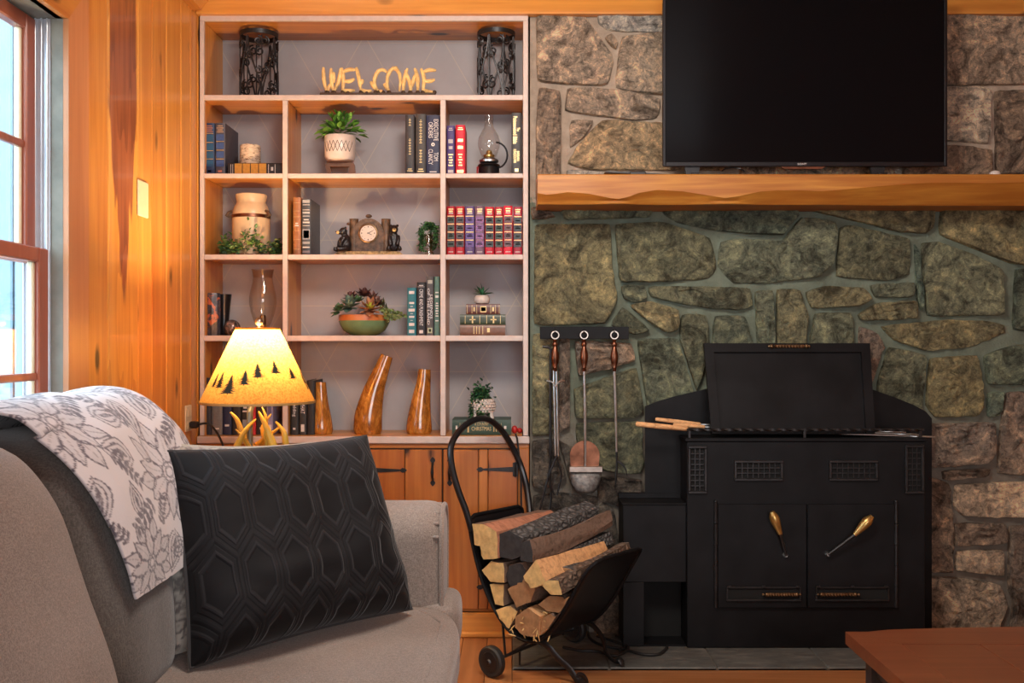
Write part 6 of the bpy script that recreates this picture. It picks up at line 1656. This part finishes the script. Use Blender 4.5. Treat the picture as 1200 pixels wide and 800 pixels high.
# ---- logs
def tz(px, py, d):          # cart coordinates (t,z) of a pixel on the plane at distance d along the log axis
    A = cart_o+dv_*d; k = (px-600)/F
    t = (k*A.y-A.x)/(tv2.x-k*tv2.y); P_ = A+tv2*t; return t, H+(400-py)*P_.y/F
def clampin(t, z):          # keep the logs inside the sling
    t = max(t, -.160) if z < .52 else t
    for (a, b) in zip(Up, Up[1:]):
        if a[0] <= t <= b[0] and b[0] > a[0]:
            zs_ = a[1]+(b[1]-a[1])*(t-a[0])/(b[0]-a[0]); return t, max(z, min(zs_+.012, z+.12))
    return t, z
def log(label, poly, d0, L, barkf, mats, yaw=0.0, lift=0.0, taper=1.0, bow=0.0, rough=.006, seed=0):
    """poly: end face as pixels; barkf: indices of the faces that carry bark"""
    P_ = [Vector(tz(x, y, d0)) for x, y in poly]; cm = sum(P_, Vector((0,0)))/len(P_); P_ = [cm+(p-cm)*.965 for p in P_]; n0 = len(P_); Q_ = []; fb = []
    for i in range(n0):
        a, b = P_[i], P_[(i+1) % n0]
        for k in range(3):
            q = a.lerp(b, k/3); Q_.append(q); fb.append(i in barkf)
    n = len(Q_); c = sum(P_, Vector((0,0)))/n0; NL = 9; vs = []; m = M()
    for j in range(NL+1):
        f = j/NL; s_ = 1+(taper-1)*f
        for q in Q_:
            r_ = c+(q-c)*s_; d = d0+L*f
            w_ = noise.noise(Vector((q.x*30+seed*7, f*4, q.y*30)))*rough + noise.noise(Vector((q.x*80+seed, f*12, q.y*80)))*rough*.5
            dirv = (q-c); dirv = dirv/dirv.length if dirv.length > 1e-6 else dirv
            r_ = r_+dirv*w_*(1 if 0 < j < NL else .5)
            tt_, zz_ = clampin(r_.x+yaw*f, r_.y+lift*f+bow*math.sin(math.pi*f))
            vs.append(K(tt_, d+(noise.noise(Vector((q.x*50, seed, q.y*50)))*.006 if j in (0, NL) else 0), zz_))
    fsb = [(j*n+i, j*n+(i+1) % n, (j+1)*n+(i+1) % n, (j+1)*n+i) for j in range(NL) for i in range(n) if fb[i]]
    fss = [(j*n+i, j*n+(i+1) % n, (j+1)*n+(i+1) % n, (j+1)*n+i) for j in range(NL) for i in range(n) if not fb[i]]
    c0 = K(c.x, d0-.002, c.y); c1 = K(c.x+yaw, d0+L+.002, c.y+lift)
    ends = [(i, (i+1) % n, len(vs)) for i in range(n)]+[(NL*n+(i+1) % n, NL*n+i, len(vs)+1) for i in range(n)]
    vs += [c0, c1]
    m.add(vs, fsb, 1); m.f += fss; m.mi += [0]*len(fss); m.f += ends; m.mi += [2]*len(ends)
    base = K(c.x, d0+L/2, min(q.y for q in Q_)+lift/2)
    o = build('firewood_log', m, [MAT[mats[0]], MAT[mats[1]], MAT[mats[2]]], smooth=40, origin=base)
    tag(o, label, 'log', 'split firewood stacked in the cart'); return o
log('charred black log lying diagonally on top of the pile', [(583,652),(585,625),(596,621),(612,630),(613,650),(600,657)], .0, .47, (0,1,2,3,4,5), ('char','char','enddark'), yaw=.0, lift=.05, seed=1)
log('long curved split log with grey bark on top, right of the charred one', [(609,657),(609,636),(621,632),(625,650),(624,659)], -.02, .50, (1,2,3,4), ('split','splitdark','enddark'), yaw=.0, lift=.05, taper=.8, bow=-.012, seed=2)
log('reddish split log with pale ragged end at the upper left of the pile', [(553,613),(566,613),(583,622),(584,655),(566,656),(562,640),(555,638)], -.01, .40, (0,), ('splitred','splitdark','endgrain'), seed=3)
log('large clean split log with tan face in the middle of the pile', [(613,675),(628,655),(641,684),(621,690)], -.02, .42, (), ('split','bark','endgrain'), yaw=-.005, lift=.0, seed=4)
log('bark-covered log with a pale square end at the right of the pile', [(635,686),(641,680),(655,680),(659,697),(645,697)], -.02, .46, (0,1,2,3), ('split','bark','endgrain'), yaw=-.01, lift=.065, taper=.75, seed=5)
log('pale ragged wedge at the left side, second layer', [(564,668),(576,657),(590,659),(592,683),(574,682)], .0, .38, (), ('splitdark','bark','endgrain'), seed=6)
log('dark weathered log between the left wedge and the middle log', [(592,676),(596,662),(610,659),(617,668),(612,683),(598,688)], .0, .38, (0,1,2,3,4,5), ('splitdark','splitdark','enddark'), seed=7)
log('narrow pale wedge against the left of the sling', [(574,684),(591,684),(590,710),(580,708)], .01, .36, (), ('splitdark','bark','endgrain'), seed=8)
log('brown split block under the large clean log', [(594,690),(612,677),(628,690),(622,706),(605,712)], .0, .38, (), ('splitdark','bark','endbrown'), yaw=-.01, seed=9)
log('yellow end-grain wedge at the lower left of the sling', [(581,714),(598,709),(607,716),(597,737),(588,735)], .01, .34, (0,1,2), ('splitdark','bark','endgrain'), seed=10)
log('splintered brown log at the bottom centre of the sling', [(603,722),(618,712),(633,722),(632,748),(612,744),(603,735)], .0, .36, (), ('split','bark','endbrown'), seed=11)
log('round brown log end at the bottom right of the sling', [(634,724),(645,718),(655,727),(652,742),(640,752),(634,748)], .0, .36, (1,2,3), ('split','bark','endbrown'), seed=12)
log('dark bark log beside the round brown end', [(630,708),(643,698),(660,699),(668,708),(656,718),(640,716)], .01, .36, (0,1,2,3,4,5), ('splitdark','bark','endbrown'), yaw=-.02, lift=.02, seed=13)
log('weathered log at the back right of the pile below the charred one', [(640,668),(655,662),(672,668),(676,682),(655,688)], .10, .36, (0,1,2), ('splitdark','char','endbrown'), yaw=-.0, seed=14)
log('grey barked log under the curved split log at the back', [(628,662),(640,648),(655,648),(660,662),(645,670)], .14, .33, (0,1,2,3,4), ('splitdark','char','enddark'), yaw=.0, lift=.03, seed=15)
m = M()
rnd = random.Random(5)
for i in range(30):
    t, z = tz(rnd.uniform(600,642), rnd.uniform(718,750), .0); d = rnd.uniform(-.012,.03); L = rnd.uniform(.010,.034)
    u = Vector((rnd.gauss(0,.5), rnd.gauss(0,.3), rnd.gauss(0,1))).normalized()*L/2; c = K(t, d, max(.158, z)); s_ = rnd.uniform(.0015,.004)
    m.tube([c-u, c, c+u], [s_*.6, s_, s_*.4], 4)
tag(build('wood_splinters', m, MAT['endgrain'], smooth=0, origin=K(.06,.0,.16)), 'loose pale wood splinters at the bottom of the cart', 'splinters', kind='stuff')

# ================================================================== fireplace tools
YF = 3.985
ra = thing('tool_rack', 'black steel tool rack bar fixed to the stone wall', 'rack', W(686,397,YF+.03))
build('bar', M().box(PX(633,YF), PX(738,YF), YF+.030, YF+.038, PZ(397,YF), PZ(382.5,YF), .001), MAT['black'], ra)
for px in (640, 732):
    build('standoff', M().tube([W(px,389,YF+.036), W(px,389,4.06)], .007, 8), MAT['black'], ra)
def hook(px):
    build('hook', M().tube(curve([W(px,386,YF+.031), W(px,387.5,YF+.012), W(px,391,YF-.004), W(px,388.5,YF-.012)], 12), .0032, 6), MAT['iron'], ra)
for px in (650.5, 684.5, 720): hook(px)
def toolhead(t, px, y0=388):
    cx = PX(px, YF); z = PZ(392.5, YF)
    build('ring', M().tube([Vector((cx+.015*math.sin(2*math.pi*k/20), YF, z+.015*math.cos(2*math.pi*k/20))) for k in range(20)], .0032, 6, closed=True), MAT['nickel'], t)
    pr = [(y, r) for y, r in ((397.5,.006),(399,.010),(400.5,.007),(402,.011),(404,.0115),(406,.008),(408,.010),(414,.0155),(419,.0165),(424,.0145),(429,.009),(430.5,.0105),(432,.007),(433,.0105),(435,.007))]
    m = M().tube([W(px, y, YF) for y, r in pr], [r for y, r in pr], 14); build('grip', m, MAT['copper'], t, label='turned copper and nickel grip')
to1 = thing('fire_tongs', 'silver fire tongs with crossbar hanging leftmost on the tool rack', 'tongs', W(650.5,600,YF))
toolhead(to1, 650.5)
m = M()
for s_ in (-1.6, 1.6): m.tube([W(650.5+s_,434,YF), W(651.5+s_,480,YF), W(652.5+s_,534,YF)], .0042, 8)
build('shaft', m, MAT['steel'], to1)
build('crossbar', M().tube(curve([W(640.5,446,YF), W(645,446.5,YF-.004), W(648.5,449,YF-.006), W(651,453,YF-.006), W(653.5,449,YF-.006), W(657,446.5,YF-.004), W(661.5,446,YF)], 18), .003, 6), MAT['steel'], to1)
build('jaw', M().tube(curve([W(653,533,YF), W(648,545,YF), W(644,556,YF), W(646,570,YF), W(650,580,YF)], 14), .0045, 6), MAT['iron'], to1)
build('jaw', M().tube(curve([W(652,533,YF), W(655,545,YF), W(658,556,YF), W(655,570,YF), W(653,580,YF)], 14), .0045, 6), MAT['iron'], to1)
to2 = thing('fire_shovel', 'fire shovel with copper upper plate and grey scoop, middle of the rack', 'shovel', W(685,578,YF))
toolhead(to2, 684.5)
build('shaft', M().tube([W(684.5,434,YF), W(685.5,480,YF), W(686,546,YF)], [.0055,.006,.0045], 10), MAT['steel'], to2)
def plate(pts, y0, y1, mat, nm, parent, c=0):
    build(nm, M().prism([(PX(a,YF), PZ(b,YF)) for a, b in pts], y0, y1), MAT[mat], parent)
disc = [(685.5-17.5*math.sin(a), 534-17.5*math.cos(a)) for a in [math.pi*k/14-math.pi/2 for k in range(15)]]
plate(disc+[(669,546),(702,546)], YF+.012, YF+.016, 'copper', 'back_plate', to2)
build('collar', M().box(PX(667,YF), PX(706,YF), YF-.010, YF+.018, PZ(553,YF), PZ(546,YF), .002), MAT['nickel'], to2)
m = M(); vs = []; rows = [(553,18.2,-.004),(558,18,-.018),(566,16,-.026),(573,13,-.026),(577.5,8,-.018)]
for (y, hw, dy) in rows:
    for k in range(9):
        u = -1+2*k/8; c = W(686.5+hw*u, y, YF); c.y += dy*(1-u*u)+.010; vs.append(c)
fs = [(i*9+k, i*9+k+1, (i+1)*9+k+1, (i+1)*9+k) for i in range(len(rows)-1) for k in range(8)]
o = build('scoop', m.add(vs, fs), plain('worn_grey_scoop',(.20,.19,.18),.6,.4,var=.5,sc_=70), to2, smooth=60); q = o.modifiers.new('t','SOLIDIFY'); q.thickness = .003
to3 = thing('fire_poker', 'fire poker with a hooked black tip hanging rightmost on the rack', 'poker', W(724,575,YF))
toolhead(to3, 720)
build('shaft', M().tube([W(720,434,YF), W(721,470,YF), W(722,505,YF), W(722.5,530,YF)], [.0055,.0058,.0045,.0045], 10), MAT['steel'], to3)
build('hook_tip', M().tube(curve([W(722.5,529,YF), W(723,545,YF), W(722,558,YF), W(721,572,YF)], 10), [.005]*8+[.004,.003,.0015], 6).tube(curve([W(723,540,YF), W(728,543,YF), W(733,549,YF), W(735,558,YF)], 8), [.0045,.0045,.004,.004,.004,.003,.003,.002,.001], 6), MAT['iron'], to3)
to4 = thing('fire_brush', 'black long-handled fire tool with splayed wire legs at the left of the rack', 'fire tool', W(641,600,YF+.02))
build('shaft', M().tube([W(636,406,YF+.02), W(643.5,407,YF+.018), W(645.5,410,YF+.018), W(645,440,YF+.02), W(645,535,YF+.02)], .0058, 8), MAT['iron'], to4)
build('leg', M().tube(curve([W(645,534,YF+.018), W(643,556,YF+.015), W(637,580,YF+.01), W(632,600,YF+.008)], 10), .0048, 6), MAT['iron'], to4)
build('leg', M().tube(curve([W(645.4,534,YF+.02), W(645,560,YF+.018), W(646,582,YF+.015), W(644,600,YF+.01)], 10), .0045, 6), MAT['iron'], to4)

# ================================================================== coffee table, floor cable
TZ = .46
ctb = thing('coffee_table', 'reddish brown wooden coffee table with dark metal legs, lower right', 'table', (1.45, 1.95, 0))
x0, x1, y0, y1 = .868, 2.05, 1.30, 2.555
def slabpoly(poly, z0, z1):
    m = M(); n = len(poly); m.add([(p[0],p[1],z0) for p in poly]+[(p[0],p[1],z1) for p in poly], [tuple(range(n-1,-1,-1)), tuple(range(n,2*n))]+[(i,(i+1) % n,(i+1) % n+n,i+n) for i in range(n)]); return m
bow = lambda x: y1+.045*max(0, math.sin(math.pi*(x-x0)/(x1-x0)))**.8 if x > x0+.06 else y1
arcp = [(x0+(x1-x0)*k/20, bow(x0+(x1-x0)*k/20)) for k in range(21)]
tt = build('tabletop', M().box(x0+.03, x1-.03, y0+.03, y1-.03, TZ-.030, TZ-.006), MAT['darkwood'], ctb)
ew = .105
b1_ = build('border_board', slabpoly([(x0,y1)]+arcp[1:-1]+[(x1,y1),(x1-ew,y1-ew),(x0+ew,y1-ew)], TZ-.032, TZ), MAT['table'], tt)
b2_ = build('border_board', slabpoly([(x0,y0),(x0,y1-.0008),(x0+ew-.0008,y1-ew-.0008),(x0+ew-.0008,y0+ew)], TZ-.032, TZ), MAT['table'], tt)
b3_ = build('border_board', slabpoly([(x1,y0),(x1,y1-.0008),(x1-ew+.0008,y1-ew-.0008),(x1-ew+.0008,y0+ew)], TZ-.032, TZ), MAT['table'], tt)
b4_ = build('border_board', slabpoly([(x0+.001,y0),(x1-.001,y0),(x1-ew,y0+ew-.001),(x0+ew,y0+ew-.001)], TZ-.032, TZ), MAT['table'], tt)
yy = y0+ew; nb = 5; wy = (y1-y0-2*ew)/nb
xx = x0+ew; wx = (x1-x0-2*ew)/5
for k in range(5):
    build('top_board', M().box(xx+k*wx+.0012, xx+(k+1)*wx-.0012, y0+ew+.001, y1-ew-.0012, TZ-.032, TZ-.0006, .0015), MAT['table'], tt)
for bb in ():
    q = bb.modifiers.new('ease', 'BEVEL'); q.width = .002; q.segments = 1; q.limit_method = 'ANGLE'
gm = plain('dark_grey_metal', (.045,.042,.042), .5, .3)
for (x, y) in ((x0+.055,y1-.075),(x1-.055,y1-.075),(x0+.055,y0+.07),(x1-.055,y0+.07)):
    build('leg', M().box(x-.022, x+.022, y-.022, y+.022, .0005, TZ-.0325, .002), gm, ctb)
build('apron', M().box(x0+.045, x1-.045, y1-.085, y1-.065, TZ-.085, TZ-.0325).box(x0+.045, x1-.045, y0+.06, y0+.08, TZ-.085, TZ-.0325).box(x0+.045, x0+.065, y0+.08, y1-.085, TZ-.085, TZ-.0325).box(x1-.065, x1-.045, y0+.08, y1-.085, TZ-.085, TZ-.0325), gm, ctb)
def fl(px, py, z=.016):
    Y = (H-z)*F/(py-400); return Vector(((px-600)*Y/F, Y, z))
m = M().tube(curve([fl(688,737), fl(692,748), fl(706,756), fl(730,760), fl(752,766), fl(772,766), fl(782,758)], 40), .0055, 8)
m.tube(curve([fl(700,745), fl(716,750), fl(736,758), fl(722,768), fl(700,763), fl(680,762), fl(660,758)], 36), .0055, 8)
m.tube(curve([fl(722,745), fl(733,748,.03), fl(738,752), fl(726,762)], 20), .005, 8)
tag(build('power_cable', m, MAT['rubber'], origin=fl(720,760)), 'black cable coiled on the slate hearth beside the stove', 'cable')
